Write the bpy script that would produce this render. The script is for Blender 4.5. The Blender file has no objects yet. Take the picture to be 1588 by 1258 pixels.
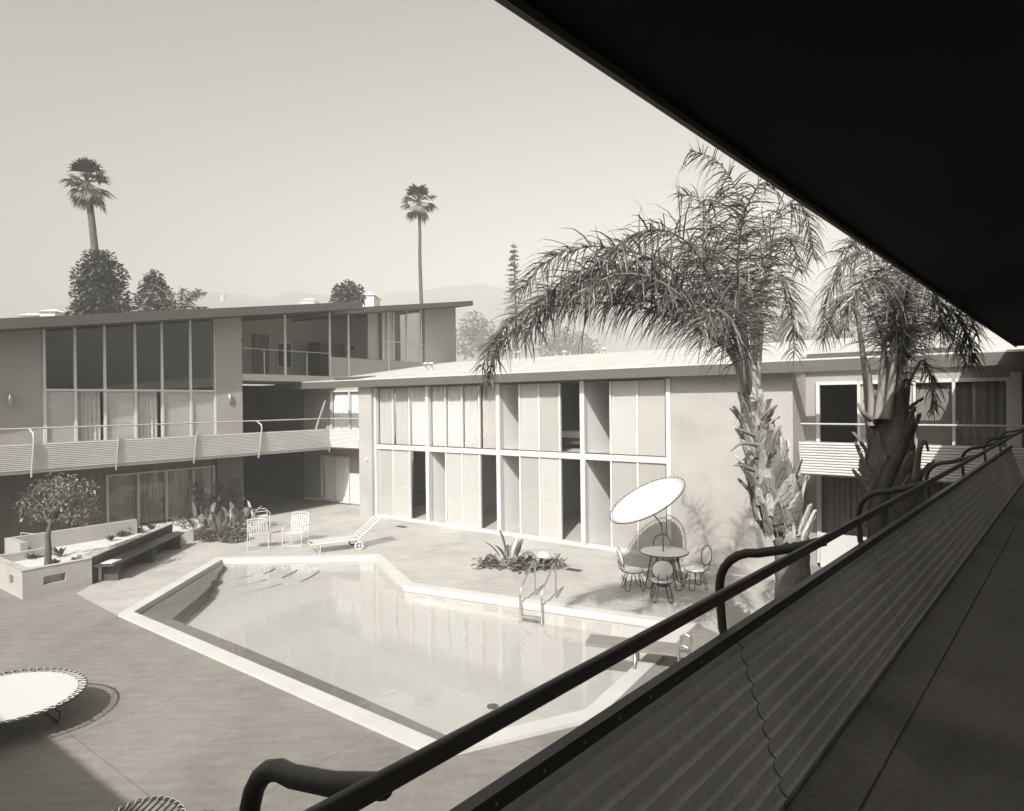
import bpy, bmesh, math, random
import numpy as np
from mathutils import Vector, Matrix, noise
from mathutils.geometry import tessellate_polygon
R = random.Random(7)
col = bpy.context.scene.collection
rad = math.radians

# ------------------------------------------------------------------ camera geometry (level view camera, eye 4.1 m above the court)
EYE = 4.1; FPX = 984.0; PITCH = rad(-.335); ROLL = rad(.65)
cp, sp, cr, sr = math.cos(PITCH), math.sin(PITCH), math.cos(ROLL), math.sin(ROLL)
CR = Matrix(((1,0,0),(0,cp,-sp),(0,sp,cp))) @ Matrix(((cr,0,sr),(0,1,0),(-sr,0,cr)))
CAM = Vector((0,0,EYE))
def ray(x, y): return CR @ Vector(((x-794)/FPX, 1, -(y-629)/FPX))
def G(x, y, z=0.0):
    d = ray(x, y); return CAM + d*((z-EYE)/d.z)
def AT(x, y, Y):
    d = ray(x, y); return CAM + d*(Y/d.y)
def D(az): return Vector((math.sin(rad(az)), math.cos(rad(az)), 0))

# ------------------------------------------------------------------ bookkeeping
ORG = {}
def tag(o, label=None, cat=None, group=None, kind=None):
    if label: o['label'] = label
    if cat: o['category'] = cat
    if group: o['group'] = group
    if kind: o['kind'] = kind
    return o
def thing(name, label, cat, loc=(0,0,0), group=None):
    o = bpy.data.objects.new(name, None); col.objects.link(o)
    o.location = Vector(loc); o.empty_display_size = .2
    ORG[o.name] = Vector(loc)
    return tag(o, label, cat, group)
def children(o): return list(o.children)
def copy_tree(o, parent=None):
    c = o.copy(); col.objects.link(c)
    if parent: c.parent = parent
    for ch in children(o): copy_tree(ch, c)
    return c

class MB:
    def __init__(s): s.v = []; s.f = []; s.sm = []
    def add(s, vs, fs, smooth=False):
        b = len(s.v); s.v += [Vector(v) for v in vs]
        for f in fs: s.f.append([b+i for i in f]); s.sm.append(smooth)
        return s
    def hexa(s, p):   # 8 points: bottom 4 ccw, top 4
        return s.add(p, [(3,2,1,0),(4,5,6,7),(0,1,5,4),(1,2,6,5),(2,3,7,6),(3,0,4,7)])
    def box(s, F, a0, a1, b0, b1, z0, z1):
        if a0 > a1: a0, a1 = a1, a0
        if b0 > b1: b0, b1 = b1, b0
        return s.hexa([F(a0,b0,z0),F(a1,b0,z0),F(a1,b1,z0),F(a0,b1,z0),F(a0,b0,z1),F(a1,b0,z1),F(a1,b1,z1),F(a0,b1,z1)])
    def bar(s, p, q, w, h=None):      # square bar
        p = Vector(p); q = Vector(q); h = h or w; d = (q-p).normalized()
        u = d.cross(Vector((0,0,1)));
        if u.length < .01: u = Vector((1,0,0))
        u.normalize(); v = u.cross(d)
        o = [-u*w/2-v*h/2, u*w/2-v*h/2, u*w/2+v*h/2, -u*w/2+v*h/2]
        return s.hexa([p+x for x in o]+[q+x for x in o])
    def tube(s, pts, r, n=8, closed=False, cap=True):
        pts = [Vector(p) for p in pts]; m = len(pts)
        rr = r if isinstance(r, (list, tuple)) else [r]*m
        vs = []; up = None
        for i, p in enumerate(pts):
            if closed: d = pts[(i+1)%m]-pts[i-1]
            else: d = pts[min(i+1,m-1)]-pts[max(i-1,0)]
            d.normalize()
            if up is None:
                up = d.orthogonal().normalized()
            up = (up - d*up.dot(d))
            if up.length < 1e-4: up = d.orthogonal()
            up.normalize(); w = d.cross(up)
            for k in range(n):
                a = 2*math.pi*k/n; vs.append(p+(up*math.cos(a)+w*math.sin(a))*rr[i])
        fs = []
        for i in range(m if closed else m-1):
            j = (i+1)%m
            for k in range(n):
                fs.append((i*n+k, i*n+(k+1)%n, j*n+(k+1)%n, j*n+k))
        s.add(vs, fs, True)
        if cap and not closed:
            s.add(vs[:n], [tuple(range(n))[::-1]]); s.add(vs[-n:], [tuple(range(n))])
        return s
    def disc(s, c, nrm, r, th=.01, n=40):
        c = Vector(c); nrm = Vector(nrm).normalized(); u = nrm.orthogonal().normalized(); w = nrm.cross(u)
        a = [c+(u*math.cos(2*math.pi*k/n)+w*math.sin(2*math.pi*k/n))*r for k in range(n)]
        b = [p-nrm*th for p in a]
        return s.add(a+b, [tuple(range(n)), tuple(range(2*n-1, n-1, -1))]+[(k, k+n, (k+1)%n+n, (k+1)%n) for k in range(n)])
    def lathe(s, c, prof, n=16):
        c = Vector(c); vs = []
        for r_, z in prof:
            for k in range(n):
                a = 2*math.pi*k/n; vs.append(c+Vector((r_*math.cos(a), r_*math.sin(a), z)))
        fs = [(i*n+k, i*n+(k+1)%n, (i+1)*n+(k+1)%n, (i+1)*n+k) for i in range(len(prof)-1) for k in range(n)]
        return s.add(vs, fs, True)
    def prism(s, poly, z0, z1):       # polygon list of xy
        n = len(poly); t = tessellate_polygon([[Vector((p[0],p[1],0)) for p in poly]])
        vs = [Vector((p[0],p[1],z0)) for p in poly]+[Vector((p[0],p[1],z1)) for p in poly]
        return s.add(vs, [tuple(x) for x in t]+[tuple(i+n for i in x) for x in t]+[(k,(k+1)%n,(k+1)%n+n,k+n) for k in range(n)])
    def build(s, name, mat, parent=None, fix=True):
        me = bpy.data.meshes.new(name)
        off = ORG.get(parent.name, Vector()) if parent else Vector()
        me.from_pydata([tuple(v-off) for v in s.v], [], s.f)
        me.polygons.foreach_set('use_smooth', s.sm)
        if fix:
            bm = bmesh.new(); bm.from_mesh(me); bmesh.ops.recalc_face_normals(bm, faces=bm.faces); bm.to_mesh(me); bm.free()
        me.materials.append(mat); me.update()
        o = bpy.data.objects.new(name, me); col.objects.link(o)
        if parent: o.parent = parent; ORG[o.name] = off
        return o

# ------------------------------------------------------------------ materials
def tint(v):
    k = 1 if v < .12 else max(0, 1-(v-.12)/.45)     # the print is warmer in its darks
    return (min(1, v*(1.015+.06*k)), v*(1-.005*k), v*(.965-.08*k), 1)
def grey(v): return (v, v, v, 1)
def mat(name, v, var=.12, scale=2.0, rough=.75, bump=0.0, bscale=40.0, metal=0.0, spec=.4, stretch=(1,1,1), fine=.0, stain=0.0, rib=None, joints=0.0):
    if v > .2: v *= .82
    m = bpy.data.materials.new(name); m.use_nodes = True; nt = m.node_tree; N = nt.nodes; L = nt.links
    b = N['Principled BSDF']; b.inputs['Roughness'].default_value = rough; b.inputs['Metallic'].default_value = metal
    b.inputs['Specular IOR Level'].default_value = spec
    tc = N.new('ShaderNodeTexCoord'); mp = N.new('ShaderNodeMapping'); mp.inputs['Scale'].default_value = stretch
    L.new(tc.outputs['Object'], mp.inputs['Vector'])
    n1 = N.new('ShaderNodeTexNoise'); n1.inputs['Scale'].default_value = scale; n1.inputs['Detail'].default_value = 6; n1.inputs['Roughness'].default_value = .62
    L.new(mp.outputs[0], n1.inputs['Vector'])
    mr = N.new('ShaderNodeMapRange'); mr.inputs['From Min'].default_value = .25; mr.inputs['From Max'].default_value = .75
    mr.inputs['To Min'].default_value = 1-var; mr.inputs['To Max'].default_value = 1+var
    L.new(n1.outputs['Fac'], mr.inputs['Value'])
    out = mr.outputs[0]
    if fine:
        n3 = N.new('ShaderNodeTexNoise'); n3.inputs['Scale'].default_value = scale*28; n3.inputs['Detail'].default_value = 4
        L.new(mp.outputs[0], n3.inputs['Vector'])
        m3 = N.new('ShaderNodeMapRange'); m3.inputs['From Min'].default_value = .3; m3.inputs['From Max'].default_value = .7
        m3.inputs['To Min'].default_value = 1-fine; m3.inputs['To Max'].default_value = 1+fine
        L.new(n3.outputs['Fac'], m3.inputs['Value'])
        mu = N.new('ShaderNodeMath'); mu.operation = 'MULTIPLY'; L.new(out, mu.inputs[0]); L.new(m3.outputs[0], mu.inputs[1]); out = mu.outputs[0]
    if stain:
        n4 = N.new('ShaderNodeTexNoise'); n4.inputs['Scale'].default_value = .55; n4.inputs['Detail'].default_value = 8; n4.inputs['Distortion'].default_value = 1.2
        L.new(tc.outputs['Object'], n4.inputs['Vector'])
        m4 = N.new('ShaderNodeMapRange'); m4.inputs['From Min'].default_value = .52; m4.inputs['From Max'].default_value = .68
        m4.inputs['To Min'].default_value = 1; m4.inputs['To Max'].default_value = 1-stain
        L.new(n4.outputs['Fac'], m4.inputs['Value'])
        mu = N.new('ShaderNodeMath'); mu.operation = 'MULTIPLY'; L.new(out, mu.inputs[0]); L.new(m4.outputs[0], mu.inputs[1]); out = mu.outputs[0]
    if joints:
        m5 = N.new('ShaderNodeMapping'); m5.inputs['Rotation'].default_value = (0, 0, rad(36.5)); L.new(tc.outputs['Object'], m5.inputs['Vector'])
        bk_ = N.new('ShaderNodeTexBrick'); bk_.offset = 0; bk_.inputs['Scale'].default_value = 1; bk_.inputs['Mortar Size'].default_value = .010; bk_.inputs['Mortar Smooth'].default_value = .3
        bk_.inputs['Brick Width'].default_value = joints; bk_.inputs['Row Height'].default_value = joints; L.new(m5.outputs[0], bk_.inputs['Vector'])
        m6 = N.new('ShaderNodeMapRange'); m6.inputs['To Min'].default_value = 1; m6.inputs['To Max'].default_value = .72; L.new(bk_.outputs['Fac'], m6.inputs['Value'])
        mu = N.new('ShaderNodeMath'); mu.operation = 'MULTIPLY'; L.new(out, mu.inputs[0]); L.new(m6.outputs[0], mu.inputs[1]); out = mu.outputs[0]
        n7 = N.new('ShaderNodeTexNoise'); n7.inputs['Scale'].default_value = 9; n7.inputs['Detail'].default_value = 5; n7.inputs['Distortion'].default_value = .6; m7 = N.new('ShaderNodeMapping'); m7.inputs['Scale'].default_value = (.22, 1, 1); m7.inputs['Rotation'].default_value = (0,0,rad(-12)); L.new(tc.outputs['Object'], m7.inputs['Vector']); L.new(m7.outputs[0], n7.inputs['Vector'])
        m8 = N.new('ShaderNodeMapRange'); m8.inputs['From Min'].default_value = .35; m8.inputs['From Max'].default_value = .65; m8.inputs['To Min'].default_value = .90; m8.inputs['To Max'].default_value = 1.07; L.new(n7.outputs['Fac'], m8.inputs['Value'])
        mu = N.new('ShaderNodeMath'); mu.operation = 'MULTIPLY'; L.new(out, mu.inputs[0]); L.new(m8.outputs[0], mu.inputs[1]); out = mu.outputs[0]
    vm = N.new('ShaderNodeVectorMath'); vm.operation = 'SCALE'; vm.inputs[0].default_value = tint(v)[:3]
    L.new(out, vm.inputs['Scale']); L.new(vm.outputs[0], b.inputs['Base Color'])
    if bump:
        n2 = N.new('ShaderNodeTexNoise'); n2.inputs['Scale'].default_value = bscale; n2.inputs['Detail'].default_value = 5
        L.new(mp.outputs[0], n2.inputs['Vector'])
        bp = N.new('ShaderNodeBump'); bp.inputs['Strength'].default_value = bump; bp.inputs['Distance'].default_value = .02
        L.new(n2.outputs['Fac'], bp.inputs['Height']); L.new(bp.outputs[0], b.inputs['Normal'])
    return m
def glassy(name, tr, ior=1.5, ripple=0.0, rscale=3.0, gl=.9):
    m = bpy.data.materials.new(name); m.use_nodes = True; nt = m.node_tree; N = nt.nodes; L = nt.links
    N.remove(N['Principled BSDF']); out = N['Material Output']
    t = N.new('ShaderNodeBsdfTransparent'); t.inputs['Color'].default_value = grey(tr)
    g = N.new('ShaderNodeBsdfGlossy'); g.inputs['Roughness'].default_value = .0 if not ripple else .02; g.inputs['Color'].default_value = grey(gl)
    fr = N.new('ShaderNodeFresnel')
    ge = N.new('ShaderNodeNewGeometry'); ir = N.new('ShaderNodeMapRange'); ir.inputs['To Min'].default_value = ior; ir.inputs['To Max'].default_value = 1/ior   # the same reflectance from both sides of a thin pane
    L.new(ge.outputs['Backfacing'], ir.inputs['Value']); L.new(ir.outputs[0], fr.inputs['IOR'])
    mx = N.new('ShaderNodeMixShader'); L.new(fr.outputs[0], mx.inputs[0]); L.new(t.outputs[0], mx.inputs[1]); L.new(g.outputs[0], mx.inputs[2]); L.new(mx.outputs[0], out.inputs['Surface'])
    if ripple:
        tc = N.new('ShaderNodeTexCoord'); n = N.new('ShaderNodeTexNoise'); n.inputs['Scale'].default_value = rscale; n.inputs['Detail'].default_value = 3
        L.new(tc.outputs['Object'], n.inputs['Vector'])
        bp = N.new('ShaderNodeBump'); bp.inputs['Strength'].default_value = ripple; bp.inputs['Distance'].default_value = .02
        L.new(n.outputs['Fac'], bp.inputs['Height']); L.new(bp.outputs[0], g.inputs['Normal']); L.new(bp.outputs[0], fr.inputs['Normal'])
    return m
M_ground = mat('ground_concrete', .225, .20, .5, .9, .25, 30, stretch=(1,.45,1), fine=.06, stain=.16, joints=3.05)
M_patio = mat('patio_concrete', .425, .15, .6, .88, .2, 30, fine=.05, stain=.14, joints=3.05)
M_cope = mat('coping_cement', .55, .08, 1.5, .8, .15, 40, fine=.04, stain=.08)
M_pool = mat('pool_plaster', .48, .05, .7, .8, fine=.02)
M_shadeband = mat('pool_shade_tone', .15, .10, 1.2, .8, fine=.03)  # shade put into the colour, for the submerged band
M_step = mat('pool_step_plaster', .50, .05, .9, .8)
M_wall = mat('stucco_pale', .40, .10, .9, .92, .5, 70, fine=.07, stain=.10)
M_wall2 = mat('stucco_tan', .34, .08, .9, .92, .35, 90, fine=.05)
M_partyw = mat('party_wall_white', .88, .05, 1.1, .9)
M_wallin = mat('interior_plaster', .42, .06, .8, .9)
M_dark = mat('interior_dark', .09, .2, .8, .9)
M_white = mat('white_trim_paint', .60, .05, 3, .55, fine=.03)
M_fascia = mat('fascia_paint', .085, .08, 2, .6, stretch=(1,1,6))
M_fascia2 = mat('fascia_brown_paint', .075, .12, 2, .6)
M_gravel = mat('roof_white_gravel', .50, .08, 1.0, .95, .6, 60, fine=.14, stain=.08)
M_fasl = mat('board_grit', .22, .1, 4, .8, fine=.1)
M_slabp = mat('slab_edge_paint', .45, .06, 2, .7)
M_screen = mat('sheer_screen_cloth', .60, .04, 3, .6, stretch=(14,14,.4))
M_drapes = [mat('drape_white', .64, .02, 2, .8, stretch=(6,6,.4)), mat('drape_cream', .58, .02, 2, .8, stretch=(6,6,.4)), mat('drape_darker_cloth', .50, .03, 2, .8, stretch=(6,6,.4))]  # three cloth tones, varied from panel to panel
M_screens = [mat('screen_cloth_%d' % k, v_, .05, 3, .6, stretch=(14,14,.4), fine=.03) for k, v_ in enumerate((.56,.50,.45))]
M_drape = mat('drape_cloth', .70, .05, 2, .8, stretch=(6,6,.4))
M_drape2 = mat('drape_cloth_grey', .22, .10, 2, .8, stretch=(6,6,.4))
M_drape3 = mat('drape_cloth_dim', .17, .10, 2, .8, stretch=(6,6,.4))
M_glass = glassy('window_glass', .97)
M_glassd = glassy('window_glass_dark', .75, 1.6)
M_water = glassy('pool_water_surface', .96, 1.40, .11, 4.5, 1.0)
M_para = mat('ribbed_panel_paint', .58, .07, 1.5, .6, fine=.05, stain=.12)
M_paran = mat('ribbed_panel_weathered', .92, .12, 1.2, .6, .2, 25, fine=.10, stain=.22)
M_rail = mat('rail_dark_paint', .055, .25, 4, .42, .08, 30, fine=.1)
M_raill = mat('rail_light_paint', .42, .08, 4, .5)
M_cap = mat('cap_dark_metal', .05, .3, 5, .45, fine=.2)
M_bolt = mat('bolt_metal', .4, .1, 5, .4, metal=.6)
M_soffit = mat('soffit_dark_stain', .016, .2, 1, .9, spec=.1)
M_deck = mat('deck_concrete', .34, .2, 1.4, .85, .4, 30, fine=.16, stain=.25)
M_wood = mat('dark_wood', .055, .35, 2.5, .6, .2, 20, stretch=(8,.6,8))
M_siding = mat('wood_siding', .10, .18, 2, .8, stretch=(6,6,.4))
M_metal = mat('polished_steel', .62, .1, 6, .28, metal=.85)
M_black = mat('black_wire', .022, .2, 5, .5)
M_canvas = mat('white_canvas', .62, .03, 2, .9, fine=.02)
M_cord = mat('white_cord', .62, .05, 5, .8)
M_tableg = mat('table_top_grey', .30, .12, 4, .5, fine=.08)
M_block = mat('planter_block', .40, .12, 1.6, .92, .5, 60, fine=.1, stain=.15)
M_gravelb = mat('bed_white_gravel', .62, .10, 2, .95, .6, 70, fine=.16)
M_leaf = mat('foliage_dark', .050, .45, 1.6, .55, spec=.5)
M_leafm = mat('foliage_mid', .085, .5, 2.2, .5, spec=.5)
M_leafb = mat('foliage_broad', .13, .5, 3.0, .38, spec=.6)
M_frond = mat('palm_frond', .075, .45, 1.2, .42, spec=.6)
M_frondd = mat('palm_dry_frond', .17, .4, 1.5, .7)
M_bark = mat('palm_bark', .14, .5, 3.0, .9, .8, 14, stretch=(1,1,.35), fine=.1)
M_boot = mat('palm_boot', .46, .5, 2.6, .85, .7, 18, stretch=(2,2,.5), fine=.1)
M_petiole = mat('palm_petiole', .26, .25, 2.0, .6, stretch=(1,1,.4))
M_bark2 = mat('tree_bark', .08, .3, 4, .9, .5, 20)
M_hill = mat('hill_scrub', .16, .4, .006, .95, fine=.35)
M_grate = mat('drain_grate', .06, .2, 4, .7)
M_bed = mat('bed_linen', .6, .05, 2, .8)
M_uph = mat('upholstery', .10, .2, 3, .8)
M_housew = mat('house_white_wall', .75, .05, 1, .9)
M_houser = mat('house_roof_tile', .25, .1, 1, .9)
M_plastic = mat('lamp_white_enamel', .8, .02, 2, .3)

# ------------------------------------------------------------------ frames of the three wings
DA = D(-53.5); NA = D(36.5)
P0 = Vector((2.71, 17.34, 0)); B0 = Vector((-7.03, 24.29, 0))
def Mf(s, n, z): return P0 + DA*s + NA*n + Vector((0,0,z))
def Lf(s, n, z): return B0 + NA*s + DA*n + Vector((0,0,z))
TA = D(42.2); LA = Vector((-TA.y, TA.x, 0))
def Nf(t, l, z): return TA*t + LA*l + Vector((0,0,z))

def grille(mb, F, a0, a1, b, z0, z1, pitch=.045, amp=.012, lean=0, top=0): pass

def drape(mb, F, a0, a1, b, z0, z1, pitch=.11, amp=.03, zf=None):
    n = max(6, int(abs(a1-a0)/pitch*6)); vs = []; ph = R.random()*6
    for i in range(n+1):
        u = i/n; a = a0+(a1-a0)*u; x = (a-a0)/pitch*2*math.pi
        w = amp*(math.sin(x+ph)+.4*math.sin(x*.37+ph*2))
        vs.append(F(a, b+w, z0)); vs.append(F(a, b+w*.7, z1 if zf is None else zf(a)))
    mb.add(vs, [(2*i, 2*i+2, 2*i+3, 2*i+1) for i in range(n)], True)

def ribbed(mb, F, a0, a1, o0, z0, o1, z1, ribs, amp, sub=6, jn=.0):
    nn = ribs*sub; vs = []
    L_ = math.hypot(o1-o0, z1-z0); nx, nz = (z1-z0)/L_, -(o1-o0)/L_
    for i in range(nn+1):
        u = i/nn; w = amp*abs(math.sin(math.pi*u*ribs))**.8
        o = o0+(o1-o0)*u+nx*w; z = z0+(z1-z0)*u+nz*w
        for t in (0, .012):
            pass
        vs += [F(a0, o, z), F(a1, o, z), F(a1, o-nx*.014, z-nz*.014), F(a0, o-nx*.014, z-nz*.014)]
    fs = []
    for i in range(nn):
        p, q = 4*i, 4*i+4
        fs += [(p, p+1, q+1, q), (p+3, q+3, q+2, p+2), (p, q, q+3, p+3), (p+1, p+2, q+2, q+1)]
    fs += [(0,3,2,1), (4*nn, 4*nn+1, 4*nn+2, 4*nn+3)]
    mb.add(vs, fs)

def railing(name, label, F, a0, a1, posts, hooks, o0, o1, ro, ribs, mpan, mrail, mcap, zr=3.58, z0=2.44, z1=3.17, rr=.028, amp=.010, caph=.05, group=None, bolts=False, ends=None):
    th = thing(name, label, 'railing', F((a0+a1)/2, o0, z0), group)
    e_out = 0
    ps = sorted([p for p in posts if a0 < p < a1]); cuts = [a0]+ps+[a1]
    for i in range(len(cuts)-1):
        if cuts[i+1]-cuts[i] < .08: continue
        m = MB(); ribbed(m, F, cuts[i]+.004, cuts[i+1]-.004, o0, z0, o1, z1, ribs, amp); m.build('ribbed_panel', mpan, th)
        if bolts and i: m = MB(); ribbed(m, F, cuts[i]-.005, cuts[i]+.005, o0, z0, o1, z1, ribs, amp); m.build('panel_joint', mcap, th)
    m = MB(); m.hexa([F(a0,o1-.018,z1+.002),F(a1,o1-.018,z1+.002),F(a1,o1+.006,z1+.002),F(a0,o1+.006,z1+.002),F(a0,o1-.018,z1+caph*.3),F(a1,o1-.018,z1+caph*.3),F(a1,o1+.006,z1+caph*.3),F(a0,o1+.006,z1+caph*.3)])
    if bolts:   # inner flange of the angle
        m.hexa([F(a0,o1-.036,z1-.020),F(a1,o1-.036,z1-.020),F(a1,o1-.028,z1-.020),F(a0,o1-.028,z1-.020),F(a0,o1-.031,z1+.020),F(a1,o1-.031,z1+.020),F(a1,o1-.020,z1+.020),F(a0,o1-.020,z1+.020)])
    cap = m.build('cap_strip', mcap, th)
    if bolts:
        m = MB(); a = a0+.1
        while a < a1: m.disc(F(a, o1-.0355, z1-.002), LA*-1, .0045, .004, 8); a += .17
        m.build('bolt_row', M_bolt, cap)
    m = MB(); m.tube([F(a0, ro, zr), F((a0+a1)/2, ro, zr), F(a1, ro, zr)], rr, 14); m.build('handrail', mrail, th)
    lean = (o1-o0)/(z1-z0)
    for i, p in enumerate(posts):
        m = MB(); e = .05
        ob = o0+e+(2.26-z0)*lean
        if i in hooks:
            top = o1+e+.04; pts = [F(p, ob, 2.26), F(p, o1+e, z1)]
            zc = zr-.085; rr_ = .15
            pts.append(F(p, top-.03, zc-rr_*1.25))
            for k in range(0, 7):
                a = k/6*math.pi/2
                pts.append(F(p, top-.03-rr_*(1-math.cos(a)), zc-rr_+rr_*math.sin(a)))
            pts.append(F(p, ro+.12, zr-.05)); pts.append(F(p, ro, zr-.005))
            m.tube(pts, rr*1.12, 12)
        else:
            m.tube([F(p, ob, 2.26), F(p, o1+e+.01, z1+.14)], rr*.8, 10)
        m.build('post', mrail, th)
    return th

# ================================================================== GROUND AND POOL
def P2(p): return (p.x, p.y)
po = [G(183,956), G(336,868.5), G(588,862), G(648,911), G(1098,980), G(1130,1015)]
# outer coping outline; the near right end closes the basin
pr_back = G(1150,1012)
FR = G(722,1166)
far_c = G(640,909); 
outer = [G(183,956), G(336,867), G(590,862), G(640,907), G(1082,969.5), G(930,1117), G(680,1178.5)]
def inset(poly, d):
    n = len(poly); out = []
    for i in range(n):
        a, b, c = poly[i-1], poly[i], poly[(i+1)%n]
        e1 = (b-a).normalized(); e2 = (c-b).normalized()
        n1 = Vector((e1.y,-e1.x,0)); n2 = Vector((e2.y,-e2.x,0))
        bis = (n1+n2).normalized(); out.append(b+bis*d/max(.3, bis.dot(n1)))
    return out
# orientation check (clockwise expected so that inset goes inward)
area = sum(outer[i-1].x*outer[i].y-outer[i].x*outer[i-1].y for i in range(len(outer)))
sgn = 1 if area < 0 else -1
inner = inset(outer, .24*sgn)
outer_h = inset(outer, .01*sgn)
# ground sheet with a hole
S = 2600.0
sq = [Vector((-S,-S,0)),Vector((S,-S,0)),Vector((S,S,0)),Vector((-S,S,0))]
def sheet(name, loops, z, m):
    t = tessellate_polygon(loops); pts = [p for l in loops for p in l]
    mb = MB(); mb.add([Vector((p.x,p.y,z)) for p in pts], [tuple(x) for x in t])
    o = mb.build(name, m, None, fix=False)
    bm = bmesh.new(); bm.from_mesh(o.data)
    bmesh.ops.recalc_face_normals(bm, faces=bm.faces)
    for f in bm.faces:
        if f.normal.z < 0: f.normal_flip()
    bm.to_mesh(o.data); bm.free(); return o
# near ground fine sheet + far ground
sq2 = [Vector((-16,2,0)),Vector((14,2,0)),Vector((14,34,0)),Vector((-16,34,0))]
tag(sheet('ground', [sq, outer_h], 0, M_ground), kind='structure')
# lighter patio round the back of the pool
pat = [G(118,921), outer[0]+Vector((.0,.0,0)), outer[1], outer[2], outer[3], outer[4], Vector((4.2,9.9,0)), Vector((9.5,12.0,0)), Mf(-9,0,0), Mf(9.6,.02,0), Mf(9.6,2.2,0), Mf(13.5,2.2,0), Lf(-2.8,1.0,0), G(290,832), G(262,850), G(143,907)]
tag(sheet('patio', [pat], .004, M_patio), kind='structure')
tag(sheet('far_terrain', [[Vector((-S,60,0)),Vector((S,60,0)),Vector((S,2500,0)),Vector((-S,2500,0))]], .02, M_hill), kind='structure')

pool = thing('swimming_pool', 'white-coped angular swimming pool in the middle of the court', 'swimming pool', (-1,11,0))
mb = MB(); n = len(outer)
zt = .05
o_t = [p+Vector((0,0,zt)) for p in outer]; i_t = [p+Vector((0,0,zt)) for p in inner]
o_b = [p+Vector((0,0,-.02)) for p in outer]; i_b = [p+Vector((0,0,-.09)) for p in inner]
mb.add(o_t+i_t+o_b+i_b, [(k,(k+1)%n,(k+1)%n+n,k+n) for k in range(n)]+[(k+2*n,(k+1)%n+2*n,(k+1)%n,k) for k in range(n)]+[(k+n,(k+1)%n+n,(k+1)%n+3*n,k+3*n) for k in range(n)])
mb.build('coping', M_cope, pool)
wi = inset(inner, -.03*sgn)
DEP = 1.15
# floor, drawn in from the walls
band_w = [1.15, .35, .35, .35, .35, .35, .55, .75]
def inset_var(poly, ds):
    n = len(poly); out = []
    for i in range(n):
        a, b, c = poly[i-1], poly[i], poly[(i+1)%n]; d1, d2 = ds[i-1]*sgn, ds[i]*sgn
        e1 = (b-a).normalized(); e2 = (c-b).normalized()
        n1 = Vector((e1.y,-e1.x,0)); n2 = Vector((e2.y,-e2.x,0))
        A = a+n1*d1; B = b+n2*d2; den = e1.x*e2.y-e1.y*e2.x
        if abs(den) < .05: out.append(b+n1*d1); continue
        t = ((B.x-A.x)*e2.y-(B.y-A.y)*e2.x)/den; out.append(A+e1*t)
    return out
fl = wi
mb = MB(); top = [p+Vector((0,0,-.05)) for p in wi]; bot = [p+Vector((0,0,-.36)) for p in wi]
mb.add(top+bot, [(k,(k+1)%n,(k+1)%n+n,k+n) for k in range(n)])
mb.build('basin_wall', M_step, pool, fix=False)
t = tessellate_polygon([[Vector((p.x,p.y,0)) for p in fl]])
mb = MB(); mb.add([p+Vector((0,0,-.34)) for p in fl], [tuple(x) for x in t]); mb.build('basin_floor', M_pool, pool, fix=False)
# curved entry steps in the back left corner
cst = (inner[1]+Vector((.5,-.3,0)))
lp = [inner[1]+Vector((0,0,0))]
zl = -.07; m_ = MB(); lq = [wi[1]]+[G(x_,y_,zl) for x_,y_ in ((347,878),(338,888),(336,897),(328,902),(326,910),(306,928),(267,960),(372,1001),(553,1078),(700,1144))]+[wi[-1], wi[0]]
m_.prism([P2(p) for p in lq], -.6, zl); m_.build('shade_band', M_shadeband, pool)  # dark slab under the water, painted shade along near and back-left edges
for k, (r_, z_) in enumerate(((1.75,-.30),(1.35,-.25),(.95,-.20))):
    mb = MB(); a = inner[1]
    e1 = (inner[0]-a).normalized(); e2 = (inner[2]-a).normalized(); poly = [a]
    for q in range(13):
        u = q/12; d_ = (e1*(1-u)+e2*u*1.7).normalized(); poly.append(a+d_*r_*(1.25 if u > .5 else 1.1)*1.15)
    mb.prism([P2(p) for p in poly], -.40+k*.001, z_); mb.build('step', M_step, pool)
dr = MB(); dr.disc(G(764,1095,-.33), (0,0,1), .085, .01, 24); dr.build('floor_drain', M_grate, pool)
t = tessellate_polygon([[Vector((p.x,p.y,0)) for p in wi]])
mb = MB(); mb.add([p+Vector((0,0,-.04)) for p in wi], [tuple(x) for x in t]); w = mb.build('pool_water', M_water, None, fix=False); tag(w, kind='structure')
bm = bmesh.new(); bm.from_mesh(w.data)
for f in bm.faces:
    if f.normal.z < 0: f.normal_flip()
bm.to_mesh(w.data); bm.free()
# skimmer / drain covers in the patio
for k, (x, y, lb) in enumerate(((623,817,'small dark drain grate in the patio nearest the pale pillar'),(890,884,'small dark drain grate in the patio right of the leafy clump'))):
    c = G(x, y, .006); th = thing('drain_grate', lb, 'drain grate', c, 'dark grates let into the patio')
    mb = MB()
    for j in range(5): mb.box(lambda a,b,z: c+DA*a+NA*b+Vector((0,0,z)), -.18,.18, -.085+j*.036, -.064+j*.036, .001,.012)
    mb.build('slats', M_grate, th)
    mb = MB(); mb.box(lambda a,b,z: c+DA*a+NA*b+Vector((0,0,z)), -.2,.2,-.1,.1,-.002,.002); mb.build('frame', M_black, th)

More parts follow.
